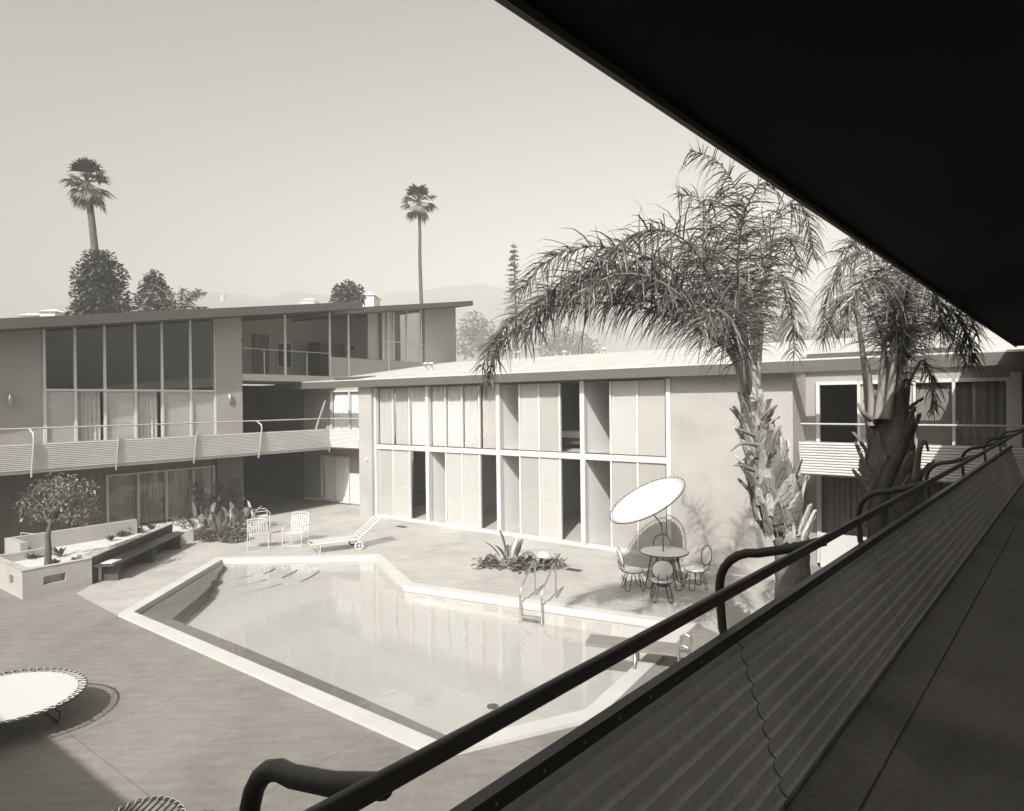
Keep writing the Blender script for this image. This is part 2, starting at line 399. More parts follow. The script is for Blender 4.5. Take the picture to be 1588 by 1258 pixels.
# ladder
lad = thing('pool_ladder', 'steel pool ladder on the far edge of the pool', 'pool ladder', G(835,925))
e = (outer[4]-outer[3]).normalized(); inn = Vector((e.y,-e.x,0))*sgn
for x_, y_ in ((830,921),(862,925)):
    b0 = G(x_, y_, .05); pts = [b0]
    pts += [b0+Vector((0,0,.62))-inn*.0, b0+Vector((0,0,.70))+inn*.06, b0+Vector((0,0,.70))+inn*.12]
    pts += [b0+Vector((0,0,.56))+inn*.30, b0+Vector((0,0,.36))+inn*.62, b0+Vector((0,0,.26))+inn*.71, b0+Vector((0,0,.1))+inn*.74, b0+Vector((0,0,-.5))+inn*.75]
    m = MB(); m.tube(pts, .018, 8); m.build('rail', M_metal, lad)
q0 = G(830,921,.05)+inn*.75; q1 = G(862,925,.05)+inn*.75
for z_ in (-.22,-.42):
    m = MB(); m.box(lambda a,b,z: q0+(q1-q0)*a+inn*b+Vector((0,0,z)), 0,1,-.04,.04,z_-.012,z_+.012); m.build('tread', M_metal, lad)

# diving board
db = thing('diving_board', 'dark diving board reaching over the near right pool edge', 'diving board', G(1062,1003))
u = (G(912,992,.35)-G(1092,1012,.35)); L_ = u.length; u.normalize(); v = Vector((-u.y,u.x,0)); oo = G(1092,1012,.35)
fdb = lambda a,b,z: oo+u*a+v*b+Vector((0,0,z))
m = MB(); m.box(fdb, 0, L_, -.2, .2, -.03, .02); m.build('board', M_fasl, db)
m = MB(); m.tube([fdb(.35,-.24,-.35), fdb(.35,-.24,.12), fdb(.28,-.24,.16), fdb(.2,-.24,.12), fdb(.2,-.24,-.35)], .02, 8); m.build('stand', M_metal, db)
m = MB(); m.tube([fdb(.35,.24,-.35), fdb(.35,.24,.12), fdb(.28,.24,.16), fdb(.2,.24,.12), fdb(.2,.24,-.35)], .02, 8); m.build('stand', M_metal, db)
m = MB(); m.tube([fdb(1.0,-.18,-.35), fdb(1.0,-.18,-.05), fdb(1.0,.18,-.05), fdb(1.0,.18,-.35)], .025, 8); m.build('fulcrum', M_metal, db)

# ================================================================== MIDDLE WING (far side of the court)
mw = thing('motel_wing', 'pale two-storey motel wing of glazed bays beyond the pool', 'building', Mf(4,0,0), 'wings of the motel')
def part(name, boxes, m, F=Mf, parent=mw):
    b = MB()
    for x in boxes: b.box(F, *x)
    return b.build(name, m, parent)
S1 = 9.92; bays = [(9.51, 6.89), (6.89, 3.86), (3.86, .87), (.87, -1.64)]
ZH = 4.68
part('solid_wall', [(-4.66,-1.70,-.05,.18,0,4.80)], M_wall)
part('return_wall', [(-4.66,-4.46,.18,1.45,0,4.80)], M_wall)
part('pillar', [(9.51,10.2,-.22,.3,0,4.80)], M_wall)
part('plinth', [(-1.64,9.51,-.06,.10,0,.09)], M_white)
part('floor_beam', [(-1.64,9.51,-.05,.10,2.46,2.62)], M_white)
part('shadow_strip', [(-1.64,9.51,-.03,.09,2.62,2.65)], M_fascia2)
part('head_beam', [(-1.64,9.51,-.02,.12,4.62,4.80)], M_fascia)
part('floor_slab', [(-1.64,12.9,.11,5.2,2.42,2.60),(-16,-4.66,1.32,5.2,2.42,2.60)], M_wallin)
part('room_floor', [(-1.64,9.6,.10,5.2,.006,.05)], M_wallin)
part('ceiling', [(-1.64,9.9,.13,5.2,4.72,4.78)], M_wallin)
part('back_wall', [(-16,12.9,5.2,5.4,0,5.75)], M_wallin)
for i, s in enumerate((9.5, 6.89, 3.86, .87, -1.67)):
    w_ = .07 if i < 4 else .06
    part('bay_post', [(s-w_,s+w_,-.09,.08,.09,4.66)], M_white)
    if i: part('party_wall', [(s-.05,s+.05,.08,5.2,.05,2.42),(s-.05,s+.05,.08,5.2,2.60,4.72)], M_partyw)
# leaves
pane_mb = MB()
for bi, (sa, sb) in enumerate(bays):
    nl = 3 if bi in (0, 3) else 4
    e_ = [sa-.07+(sb+.07-(sa-.07))*k/nl for k in range(nl+1)]
    for fl_, (z0, z1) in enumerate(((.09,2.46),(2.65,4.62))):
        for k in range(nl):
            a, b = e_[k], e_[k+1]
            if k: part('mullion', [(a-.025,a+.025,-.035,.04,z0,z1)], M_white)
            kind = 'screen'
            if fl_ == 0:
                if bi == 0: kind = ['screen','screen','open'][k]
                elif bi == 3: kind = ['open','screen','screen'][k]
                else: kind = ['open','screen','screen','open'][k]
            else:
                if bi < 2: kind = 'drape'
                elif bi == 2: kind = ['open','screen','screen','open'][k]
                else: kind = ['open','screen','screen'][k]
            if kind == 'screen':
                m = MB(); m.box(Mf, b+.025, a-.025, .012, .022, z0, z1); m.build('screen_panel', R.choice(M_screens), mw)
                m = MB(); m.box(Mf, b+.027, a-.027, -.012, -.006, z0+.02, z1-.02); m.build('glass_pane', M_glass, mw)
            elif kind == 'drape':
                m = MB()
                gap = R.choice([0, 0, .05, .09]); drape(m, Mf, b+.03+gap, a-.03, .09, z0, z1, R.uniform(.08,.15), .03); m.build('curtain', R.choice(M_drapes), mw, fix=False)
                m = MB(); m.box(Mf, b+.027, a-.027, -.012, -.006, z0+.02, z1-.02); m.build('glass_pane', M_glass, mw)
# sloping roof with openings over the recessed balconies
SL = .14
def rz(n): return 4.92+SL*(n+.52)
def roofpiece(mb, s0, s1, n0, n1, th=.24):
    mb.hexa([Mf(s0,n0,rz(n0)-th),Mf(s1,n0,rz(n0)-th),Mf(s1,n1,rz(n1)-th),Mf(s0,n1,rz(n1)-th),Mf(s0,n0,rz(n0)),Mf(s1,n0,rz(n0)),Mf(s1,n1,rz(n1)),Mf(s0,n1,rz(n1))])
def roofmb(th, z):
    b = MB(); H = [(-8.0,-4.75),(10.66,13.8)]
    roofpiece(b, -16, 14.95, 1.05, 7.6, th)
    for s0, s1 in ((-16,-8.0),(-4.75,10.66),(13.8,14.95)): roofpiece(b, s0, s1, -.16, 1.05, th)
    roofpiece(b, -16, 14.95, -.49, -.16, th)
    return b
rf = roofmb(.22, 0).build('roof', M_gravel, mw)
b = MB(); b.hexa([Mf(-16,-.52,4.685),Mf(15,-.52,4.685),Mf(15,-.49,4.685),Mf(-16,-.49,4.685),Mf(-16,-.52,4.93),Mf(15,-.52,4.93),Mf(15,-.49,4.93),Mf(-16,-.49,4.93)])
b.hexa([Mf(14.95,-.49,4.69),Mf(15,-.49,4.69),Mf(15,1.0,4.97),Mf(14.95,1.0,4.97),Mf(14.95,-.49,4.94),Mf(15,-.49,4.94),Mf(15,1.0,5.22),Mf(14.95,1.0,5.22)])
b.build('fascia', M_fascia, rf)
b = MB(); b.box(Mf, -16, 15, -.535, -.47, 4.94, 4.965); b.build('gravel_stop', M_white, rf)
for s0_, s1_ in ((-8.0,-4.75),(10.66,13.8)):
    b = MB(); b.hexa([Mf(s0_,1.02,rz(1.02)-.26),Mf(s1_,1.02,rz(1.02)-.26),Mf(s1_,1.049,rz(1.049)-.26),Mf(s0_,1.049,rz(1.049)-.26),Mf(s0_,1.02,rz(1.02)+.03),Mf(s1_,1.02,rz(1.02)+.03),Mf(s1_,1.049,rz(1.049)+.03),Mf(s0_,1.049,rz(1.049)+.03)]); b.build('opening_trim', M_fascia2, rf)
for k_ in range(9):
    s_ = -14+k_*3.3; b = MB(); b.hexa([Mf(s_,1.1 if s_ < -4 or s_ > 10 else -.45,rz(1.1 if s_ < -4 or s_ > 10 else -.45)),Mf(s_+.05,1.1 if s_ < -4 or s_ > 10 else -.45,rz(1.1 if s_ < -4 or s_ > 10 else -.45)),Mf(s_+.05,7.5,rz(7.5)),Mf(s_,7.5,rz(7.5)),Mf(s_,1.1 if s_ < -4 or s_ > 10 else -.45,rz(1.1 if s_ < -4 or s_ > 10 else -.45)+.02),Mf(s_+.05,1.1 if s_ < -4 or s_ > 10 else -.45,rz(1.1 if s_ < -4 or s_ > 10 else -.45)+.02),Mf(s_+.05,7.5,rz(7.5)+.02),Mf(s_,7.5,rz(7.5)+.02)]); b.build('roof_seam', M_gravelb, rf)
# small roof vents
for s_, n_, h_ in ((7.6,6.2,.35),(9.6,3.0,.28),(10.0,3.1,.28),(5.8,7.0,.2),(3.9,6.9,.22)):
    b = MB(); b.lathe(Mf(s_,n_,rz(n_)-.05), [(.06,0),(.06,h_),(.11,h_),(.11,h_+.06),(0,h_+.09)], 10); b.build('vent_pipe', M_white, rf)
# left recess
part('recess_wall', [(14.25,15.45,1.15,1.30,0,2.42),(12.4,14.25,1.15,1.30,1.95,2.42),(13.55,15.45,1.15,1.30,2.42,5.05),(10.0,13.55,1.15,1.30,4.64,5.05),(10.0,12.4,1.15,1.30,0,2.42)], M_wall2)
part('base_board', [(14.27,15.45,1.12,1.15,0,.1)], M_white)
part('white_panel', [(10.2,12.36,1.10,1.15,.08,1.30)], M_white)
part('recess_slab', [(10.2,11.97,-.1,1.32,2.40,2.60)], M_slabp)
for (a, b_, z0, z1) in ((12.4,14.25,.06,1.95),(10.2,13.55,2.6,4.64)):
    wn = part('window_frame', [(a,a+.05,1.09,1.2,z0,z1),(b_-.07,b_,1.09,1.2,z0,z1),(12.34,12.39,1.09,1.2,z0,z1) if z0 > 1 else (13.4,13.45,1.09,1.2,z0,z1),(a+.05,b_-.07,1.09,1.2,z1-.06,z1),(a+.05,b_-.07,1.09,1.2,z0,z0+.04)], M_white)
    m = MB(); drape(m, Mf, a+.05, b_-.07, 1.24, z0, z1, .13, .03); m.build('curtain', M_drape, wn, fix=False)
part('wall_lamp', [(9.72,9.80,-.28,-.22,2.05,2.13)], M_plastic)
def AW(x, y, n_):
    d = ray(x, y); p_ = P0+NA*n_; return CAM+d*((p_-CAM).dot(NA)/d.dot(NA))
m = MB(); m.bar(AW(490,666,.05), AW(505,621,.05), .07, .04); m.build('slanted_brace', M_white, mw)
# right recess
part('recess_wall', [(-4.9,-4.66,1.3,1.45,0,4.85),(-16,-8.75,1.3,1.45,0,4.85),(-8.75,-4.9,1.3,1.45,4.5,4.85),(-6.1,-5.85,1.3,1.45,2.6,4.5),(-6.9,-6.75,1.3,1.45,2.6,4.5),(-8.75,-4.9,1.3,1.45,2.25,2.6)], M_wall2)
part('recess_slab', [(-9.6,-4.92,-.42,1.32,2.40,2.60)], M_slabp)
fr = part('window_frame', [(-4.98,-4.9,1.24,1.34,2.6,4.5),(-5.85,-5.79,1.24,1.34,2.6,4.5),(-6.95,-6.9,1.24,1.34,2.6,4.5),(-7.68,-7.62,1.24,1.34,2.6,4.5),(-8.62,-8.55,1.24,1.34,2.6,4.5),(-8.55,-4.98,1.24,1.34,4.42,4.5)], M_white)
m = MB(); drape(m, Mf, -8.55, -7.68, 1.44, 2.6, 4.45, .16, .02); m.build('curtain', M_drape2, fr, fix=False)
m = MB(); m.box(Mf, -7.62, -6.95, 1.40, 1.42, 2.6, 4.45); m.build('screen_panel', M_drape2, fr)
m = MB(); m.box(Mf, -6.75, -6.1, 1.40, 1.42, 2.6, 4.45); m.build('screen_panel', M_drape2, fr)
for a,b_ in ((-8.55,-7.68),(-7.62,-6.95),(-6.75,-6.1)):
    m = MB(); m.box(Mf, a, b_, 1.28, 1.286, 2.6, 4.45); m.build('glass_pane', M_glass, fr)
m = MB(); m.tube([Mf(-7.72,1.22,3.55), Mf(-7.72,1.19,3.55)], .025, 10); m.tube([Mf(-7.72,1.22,3.43), Mf(-7.72,1.19,3.43)], .015, 10); m.build('door_knob', M_metal, fr)
part('door_jamb', [(-8.80,-8.62,1.2,1.34,2.6,4.6)], M_white)
gf = part('ground_window', [(-8.7,-8.6,1.24,1.34,.1,2.25),(-6.9,-6.8,1.24,1.34,.1,2.25),(-5.0,-4.9,1.24,1.34,.1,2.25)], M_white)
m = MB(); drape(m, Mf, -8.6, -4.98, 1.42, .1, 2.25, .12, .03); m.build('curtain', M_drape2, gf, fix=False)
part('low_panel', [(-8.6,-4.98,1.18,1.24,.02,.85)], M_white)
part('bell_plate', [(-8.98,-8.94,1.27,1.30,3.78,3.84)], M_plastic)

# furniture seen through open leaves
def armchair(loc, rz_, label):
    th = thing('armchair', label, 'armchair', (0,0,0), 'armchairs inside the glazed ground-floor rooms')
    F = lambda a,b,z: Vector((a,b,z))
    part('seat', [(-.3,.3,-.3,.3,.28,.40)], M_uph, F, th)
    b = MB(); b.hexa([Vector((-.3,.24,.38)),Vector((.3,.24,.38)),Vector((.3,.32,.38)),Vector((-.3,.32,.38)),Vector((-.26,.42,.95)),Vector((.26,.42,.95)),Vector((.26,.48,.92)),Vector((-.26,.48,.92))]); b.build('backrest', M_uph, th)
    for sx in (-.33,.33): part('armrest', [(sx-.04,sx+.04,-.3,.3,.52,.57)], M_wood, F, th)
    for sx in (-.33,.33):
        for sy in (-.27,.27): part('leg', [(sx-.02,sx+.02,sy-.02,sy+.02,0,.52)], M_wood, F, th)
    th.location = loc; th.rotation_euler.z = rz_; return th
armchair(Mf(7.35,1.9,.05), .9, 'dark armchair seen through the open leaf nearest the pale pillar')
armchair(Mf(4.1,1.8,.05), 1.3, 'dark armchair behind the open ground-floor leaf left of the leafy clump')
armchair(Mf(1.5,2.6,.05), .8, 'dark armchair in the ground-floor room left of the tilted sunshade')
bd = thing('bed', 'white-made bed seen through the dark open leaf upstairs', 'bed', Mf(2.0,2.5,2.6))
part('mattress', [(1.1,3.0,1.6,3.4,2.95,3.15)], M_bed, Mf, bd); part('bed_frame', [(1.08,3.02,1.55,3.45,2.75,2.95)], M_wood, Mf, bd)
for a in (1.15,2.9):
    for b_ in (1.62,3.36): part('leg', [(a,a+.06,b_,b_+.06,2.6,2.75)], M_wood, Mf, bd)

# ================================================================== LEFT WING (split level, tall lounge glazing)
lw = thing('motel_wing', 'tan motel wing with rising dark roofline and tall lounge windows', 'building', Lf(-6,2,0), 'wings of the motel')
def lpart(name, boxes, m, parent=lw): return part(name, boxes, m, Lf, parent)
def sof(s): return 7.13+(s+3.59)*.1568      # soffit height at the roof edge
NF = 1.2
def lwall(name, s0, s1, n0, n1, z0, m, top=None, parent=lw):
    b = MB(); b.hexa([Lf(s0,n0,z0),Lf(s1,n0,z0),Lf(s1,n1,z0),Lf(s0,n1,z0)]+[Lf(s,n_,(top if top else sof(s)+.02)) for s,n_ in ((s0,n0),(s1,n0),(s1,n1),(s0,n1))])
    return b.build(name, m, parent)
lwall('facade_wall', -16, -8.82, NF, NF+.2, 2.42, M_wall2)
lwall('pier', -3.80, -2.83, NF-.05, NF+.25, 2.42, M_wall2)
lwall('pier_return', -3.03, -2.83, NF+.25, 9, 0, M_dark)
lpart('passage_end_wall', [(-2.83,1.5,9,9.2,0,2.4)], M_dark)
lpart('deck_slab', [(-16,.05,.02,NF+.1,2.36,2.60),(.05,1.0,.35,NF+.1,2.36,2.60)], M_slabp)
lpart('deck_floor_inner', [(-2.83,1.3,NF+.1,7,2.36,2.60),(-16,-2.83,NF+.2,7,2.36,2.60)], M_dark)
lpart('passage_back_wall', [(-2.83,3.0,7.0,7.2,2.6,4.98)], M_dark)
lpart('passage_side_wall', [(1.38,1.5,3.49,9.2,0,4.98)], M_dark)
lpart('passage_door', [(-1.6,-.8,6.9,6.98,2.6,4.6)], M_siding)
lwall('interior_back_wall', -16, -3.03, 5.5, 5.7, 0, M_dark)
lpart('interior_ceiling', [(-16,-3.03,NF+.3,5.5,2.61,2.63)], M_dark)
sl = [-8.78,-8.02,-7.24,-6.38,-5.57,-4.65,-3.80]
gl = lpart('lounge_glazing', [(s-.035,s+.035,NF-.03,NF+.06,2.60,4.56) for s in sl[1:-1]]+[(-8.82,-8.74,NF-.03,NF+.06,2.60,4.56),(-3.84,-3.76,NF-.03,NF+.06,2.60,4.56)]+[(-8.82,-3.76,NF-.035,NF+.065,4.56,4.62)], M_white)
for s in sl: lwall('mullion', s-.035, s+.035, NF-.03, NF+.06, 4.62, M_white, parent=gl)
for k in range(6):
    a, b_ = sl[k]+.04, sl[k+1]-.04
    b = MB(); b.hexa([Lf(a,NF+.01,4.62),Lf(b_,NF+.01,4.62),Lf(b_,NF+.016,4.62),Lf(a,NF+.016,4.62),Lf(a,NF+.01,sof(a)),Lf(b_,NF+.01,sof(b_)),Lf(b_,NF+.016,sof(b_)),Lf(a,NF+.016,sof(a))]); b.build('upper_pane', M_glassd, gl)
    if k in (1,3):
        m = MB(); drape(m, Lf, a+.01, b_-.02, NF+.16, 2.6, 4.56, .12, .04); m.build('curtain', M_drape, gl, fix=False)
    else:
        m = MB(); m.box(Lf, a, b_, NF+.03, NF+.04, 2.6, 4.56); m.build('screen_panel', M_screen, gl)
    b = MB(); b.box(Lf, a, b_, NF-.012, NF-.006, 2.6, 4.56); b.build('lower_pane', M_glass, gl)
# roofs
def lroof(s0, s1, n0, n1, dz, th, name='roof'):
    b = MB(); z = lambda s: sof(s)+dz
    b.hexa([Lf(s0,n0,z(s0)),Lf(s1,n0,z(s1)),Lf(s1,n1,z(s1)),Lf(s0,n1,z(s0)),Lf(s0,n0,z(s0)+th),Lf(s1,n0,z(s1)+th),Lf(s1,n1,z(s1)+th),Lf(s0,n1,z(s0)+th)])
    r_ = b.build(name, M_gravel, lw)
    b = MB(); y = n0-.03
    b.hexa([Lf(s0,y,z(s0)-.012),Lf(s1,y,z(s1)-.012),Lf(s1,n0,z(s1)-.012),Lf(s0,n0,z(s0)-.012),Lf(s0,y,z(s0)+th+.015),Lf(s1,y,z(s1)+th+.015),Lf(s1,n0,z(s1)+th+.015),Lf(s0,n0,z(s0)+th+.015)])
    b.hexa([Lf(s1,y,z(s1)-.012),Lf(s1+.03,y,z(s1)-.012),Lf(s1+.03,n1,z(s1)-.012),Lf(s1,n1,z(s1)-.012),Lf(s1,y,z(s1)+th+.02),Lf(s1+.03,y,z(s1)+th+.02),Lf(s1+.03,n1,z(s1)+th+.02),Lf(s1,n1,z(s1)+th+.02)])
    b.build('fascia', M_fascia2, r_)
    b = MB(); b.hexa([Lf(s0,n0+.01,z(s0)-.025),Lf(s1,n0+.01,z(s1)-.025),Lf(s1,n1,z(s1)-.025),Lf(s0,n1,z(s0)-.025),Lf(s0,n0+.01,z(s0)-.003),Lf(s1,n0+.01,z(s1)-.003),Lf(s1,n1,z(s1)-.003),Lf(s0,n1,z(s0)-.003)])
    b.build('soffit', M_fascia2, r_)
    return r_
lroof(-16, 1.86, .2, 8.5, 0, .26)
lroof(1.2, 8.9, .23, 8.5, -.16, .20)
# roof terrace (third level)
lpart('terrace_slab', [(-2.83,9.0,NF-.02,5,4.98,5.22)], M_slabp)
lwall('terrace_back_wall', -2.83, 4.6, 3.9, 4.05, 5.22, M_wallin)
tw = lpart('terrace_window', [(.35,.40,3.84,3.90,5.65,6.75),(1.02,1.07,3.84,3.90,5.65,6.75),(.40,1.02,3.84,3.90,5.65,5.70),(.40,1.02,3.84,3.90,6.70,6.75)], M_white)
m = MB(); m.box(Lf, .40,1.02,3.86,3.89,5.70,6.70); m.build('pane', M_dark, tw)
m = MB(); drape(m, Lf, -.75, -.05, 3.84, 5.25, 7.0, .14, .02); m.build('curtain', M_drape2, lw, fix=False)
for s_ in (-1.3, 2.55, 4.35):
    m = MB(); m.lathe(Lf(s_,3.84,6.7), [(0,.1),(.07,.08),(.10,0),(.06,-.05),(0,-.06)], 10); m.build('wall_sconce', M_black, lw)
for s_ in (-1.02, 1.05, 2.0, 4.22, 6.3):
    lwall('terrace_post', s_-.035, s_+.035, NF, NF+.07, 5.22, M_white)
m = MB(); m.bar(Lf(-2.8,NF+.03,6.15), Lf(1.02,NF+.03,6.15), .025)
for s_ in (-1.9,-.05): m.bar(Lf(s_,NF+.03,5.22), Lf(s_,NF+.03,6.15), .03)
m.build('terrace_rail', M_raill, lw)
lpart('terrace_parapet', [(1.09,6.27,NF+.01,NF+.13,5.22,6.02)], M_wall2)
lpart('terrace_cabinet', [(1.6,2.9,2.6,3.4,5.22,6.75)], M_wood)
lwall('upper_pane_wall', 3.30, 3.9, NF+.3, NF+.36, 6.02, M_wallin)
ug = lpart('upper_glazing', [(3.9,6.5,NF+.05,NF+.10,6.86,6.90)], M_white)
for s_ in (3.95,4.6,5.4): lwall('mullion', s_-.025, s_+.025, NF+.05, NF+.11, 6.02, M_white, parent=ug)
lwall('screen_panel', 3.98, 4.58, NF+.10, NF+.11, 6.02, M_wallin, parent=ug)
m = MB(); b_ = MB(); b_.hexa([Lf(4.62,NF+.12,6.02),Lf(6.45,NF+.12,6.02),Lf(6.45,NF+.126,6.02),Lf(4.62,NF+.126,6.02),Lf(4.62,NF+.12,sof(4.62)-.2),Lf(6.45,NF+.12,sof(6.45)-.2),Lf(6.45,NF+.126,sof(6.45)-.2),Lf(4.62,NF+.126,sof(4.62)-.2)]); b_.build('upper_pane', M_glassd, ug)
lwall('upper_end_wall', 6.55, 8.75, NF, NF+.2, 4.6, M_wall, top=None)
for o in list(bpy.data.objects):
    pass
lwall('upper_back_wall', 4.6, 8.75, 5.2, 5.4, 4.6, M_wallin)
# ground floor under the deck
lpart('ground_wall', [(-16,-7.25,NF,NF+.2,0,2.36),(-7.25,-3.86,NF,NF+.2,0,.28),(-7.25,-3.86,NF,NF+.2,2.02,2.36)], M_siding)
sg = lpart('siding', [(-3.80+k*.163,-3.80+k*.163+.155,NF-.05,NF+.2,0,2.36) for k in range(6)], M_siding)
gw = lpart('ground_window', [(-7.25,-7.19,NF-.03,NF+.1,.28,2.02),(-6.36,-6.31,NF-.03,NF+.1,.28,2.02),(-5.5,-5.45,NF-.03,NF+.1,.28,2.02),(-4.62,-4.57,NF-.03,NF+.1,.28,2.02),(-3.92,-3.86,NF-.03,NF+.1,.28,2.02),(-7.19,-3.92,NF-.03,NF+.1,1.97,2.02),(-7.19,-3.92,NF-.04,NF+.1,.28,.34)], M_raill)
for a, b_, c_ in ((-7.19,-6.36,0),(-6.31,-5.5,1),(-5.45,-4.62,1),(-4.57,-3.92,0)):
    m = MB(); drape(m, Lf, a, b_, NF+.14, .3, 2.0, .11, .03 if c_ else .008); m.build('curtain', M_drape2 if c_ else M_drape3, gw, fix=False)
    m = MB(); m.box(Lf, a, b_, NF+.02, NF+.026, .34, 1.97); m.build('pane', M_glass, gw)
for s_, lb in ((-9.6,''),(-3.33,'')):
    m = MB(); m.lathe(Lf(s_,NF-.1,4.28), [(0,.22),(.045,.2),(.05,.02),(.03,-.12),(0,-.14)], 10); m.bar(Lf(s_,NF-.1,4.38), Lf(s_,NF,4.38), .03); m.build('wall_sconce', M_metal, lw)

# balcony railings (things of their own: they bolt on)
Lo = lambda a,o,z: Lf(a,-o,z)
railing('balcony_railing', 'long ribbed balcony railing along the tan wing with slanted posts', Lo, -13.5, .03, [-11.7,-9.47,-7.44,-5.19,-2.95,.0], (1,4), 0, .17, -.08, 14, M_para, M_raill, M_raill, zr=3.54, z0=2.44, z1=3.14, rr=.022, amp=.016, group='ribbed balcony railings')
Mo = lambda a,o,z: Mf(a,-o,z)
railing('balcony_railing', 'short ribbed railing piece between the pale pillar and the tan wing', lambda a,o,z: Mf(a,-.14-o,z), 10.22, 12.05, [], (), .02, .17, -.08, 14, M_para, M_raill, M_raill, zr=3.54, z0=2.44, z1=3.14, rr=.022, amp=.012, group='ribbed balcony railings')
railing('balcony_railing', 'white ribbed balcony railing behind the two big palms', lambda a,o,z: Mf(a,-.5-o,z), -9.35, -4.92, [-7.1], (), .03, .20, -.05, 12, M_para, M_raill, M_raill, zr=3.54, z0=2.44, z1=3.15, rr=.022, amp=.018, group='ribbed balcony railings')

# ================================================================== NEAR WING (camera stands on its balcony)
nw = thing('motel_wing', 'near motel wing in deep shade with dark overhanging soffit', 'building', Nf(2,-1,0), 'wings of the motel')
def npart(name, boxes, m, parent=nw): return part(name, boxes, m, Nf, parent)
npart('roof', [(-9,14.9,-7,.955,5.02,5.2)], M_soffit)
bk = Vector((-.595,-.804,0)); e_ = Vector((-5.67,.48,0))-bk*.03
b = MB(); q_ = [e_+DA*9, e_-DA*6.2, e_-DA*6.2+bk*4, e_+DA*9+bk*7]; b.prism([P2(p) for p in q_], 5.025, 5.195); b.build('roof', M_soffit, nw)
npart('fascia', [(-3.6,14.9,.955,.975,4.995,5.22)], M_fascia2)
npart('balcony_floor', [(-9,14.4,-.62,.82,2.40,2.60)], M_deck)
npart('curb_strip', [(-9,14.4,.62,.80,2.60,2.612)], M_deck)
npart('room_wall', [(-9,14.6,-.82,-.62,0,5.02)], M_housew)
b = MB(); q_ = [e_+DA*9+bk*2, e_-DA*4.5+bk*2, e_-DA*4.5+bk*2.2, e_+DA*9+bk*2.2]; b.prism([P2(p) for p in q_], 0, 5.02); b.build('back_wing_wall', M_wall2, nw)
npart('outer_wall', [(-9,14.6,-7,-6.8,0,5.02)], M_wall2)
nd = npart('room_door', [(5.0,5.9,-.62,-.58,2.6,4.65)], M_siding); npart('handle', [(5.08,5.14,-.58,-.53,3.55,3.6)], M_metal, nd)
npart('room_door', [(9.6,10.5,-.62,-.58,2.6,4.65)], M_siding)
npart('fill_wall', [(14.6,18,-7,.2,0,4.9)], M_wall2)
railing('balcony_railing', 'weathered ribbed railing in the foreground with thick dark handrail', Nf, -3.5, 14.35, [-1.7,.50,2.40,4.45,6.75,8.95,11.1,13.2], (0,1,2,3,4,5,6,7), .82, 1.02, .69, 10, M_paran, M_rail, M_cap, zr=3.6, z0=2.56, z1=3.2, rr=.0155, amp=.018, caph=.06, group='ribbed balcony railings', bolts=True)
#@@PART2
# ================================================================== FURNITURE
I = lambda a,b,z: Vector((a,b,z))
def laced_disc(c, nrm, rr, th, nl=44, gap=.07, mem='canopy'):
    c = Vector(c); nrm = Vector(nrm).normalized(); u = nrm.orthogonal().normalized(); w = nrm.cross(u)
    P = lambda r, a, h=0: c+(u*math.cos(a)+w*math.sin(a))*r+nrm*h
    m = MB(); n_ = 88; ri = rr-gap; vs = [c-nrm*.004]
    for ring, r_ in enumerate((.5*ri, .85*ri, ri)):
        for k in range(n_):
            a = 2*math.pi*k/n_; r2 = r_*(1-(.022*abs(math.sin(a*nl/2)) if ring == 2 else 0)); vs.append(P(r2, a, -.004*(1-(r_/ri)**2)))
    fs = [(0, 1+k, 1+(k+1)%n_) for k in range(n_)]
    for g in range(2):
        b = 1+g*n_; fs += [(b+k, b+n_+k, b+n_+(k+1)%n_, b+(k+1)%n_) for k in range(n_)]
    m.add(vs, fs, True); m.build(mem, M_canvas, th)
    m = MB(); m.tube([P(rr, 2*math.pi*k/64) for k in range(64)], .012, 8, closed=True); ring = m.build('rim_ring', M_black, th)
    m = MB()
    for k in range(nl):
        a = 2*math.pi*k/nl; b = 2*math.pi*(k+.5)/nl
        m.tube([P(ri-.005, a), P(rr, (a+b)/2, .014)], .0045, 5, cap=False); m.tube([P(rr, (a+b)/2, .014), P(ri-.005, 2*math.pi*(k+1)/nl)], .0045, 5, cap=False)
    m.build('lacing', M_cord, ring)
    return P

# round café table with its tilted sunshade
tc_ = AT(1030, 868, 14.0); tb = Vector((tc_.x, tc_.y, 0)); tz = .76
tab = thing('round_table', 'round grey-topped patio table with hairpin legs under the tilted sunshade', 'table', tb)
m = MB(); m.disc(tb+Vector((0,0,tz)), (0,0,1), .52, .025, 48); m.build('tabletop', M_tableg, tab)
m = MB(); m.tube([tb+Vector((.52*math.cos(k*math.pi/24), .52*math.sin(k*math.pi/24), tz-.012)) for k in range(48)], .014, 8, closed=True); m.build('rim', M_black, tab)
def hairpin(m, c, a, r0, r1, z, w, r=.011):
    ca = lambda rr_, ww: Vector((c.x+math.cos(a)*rr_-math.sin(a)*ww, c.y+math.sin(a)*rr_+math.cos(a)*ww, 0))
    pts = [ca(r0,-w)+Vector((0,0,z)), ca(r1,-w)+Vector((0,0,.05)), ca(r1,-w*.7)+Vector((0,0,.012)), ca(r1,w*.7)+Vector((0,0,.012)), ca(r1,w)+Vector((0,0,.05)), ca(r0,w)+Vector((0,0,z))]
    m.tube(pts, r, 6)
for k in range(4):
    m = MB(); hairpin(m, tb, .5+k*math.pi/2, .28, .46, tz-.02, .09, .012); m.build('leg', M_black, tab)
ss = thing('sunshade', 'tilted round white sunshade laced to its ring over the patio table', 'sunshade', tb, 'round white laced sunshades')
sc_c = AT(1003, 775, 14.4)
Pd = laced_disc(sc_c, (-.481,-.147,.864), .93, ss)
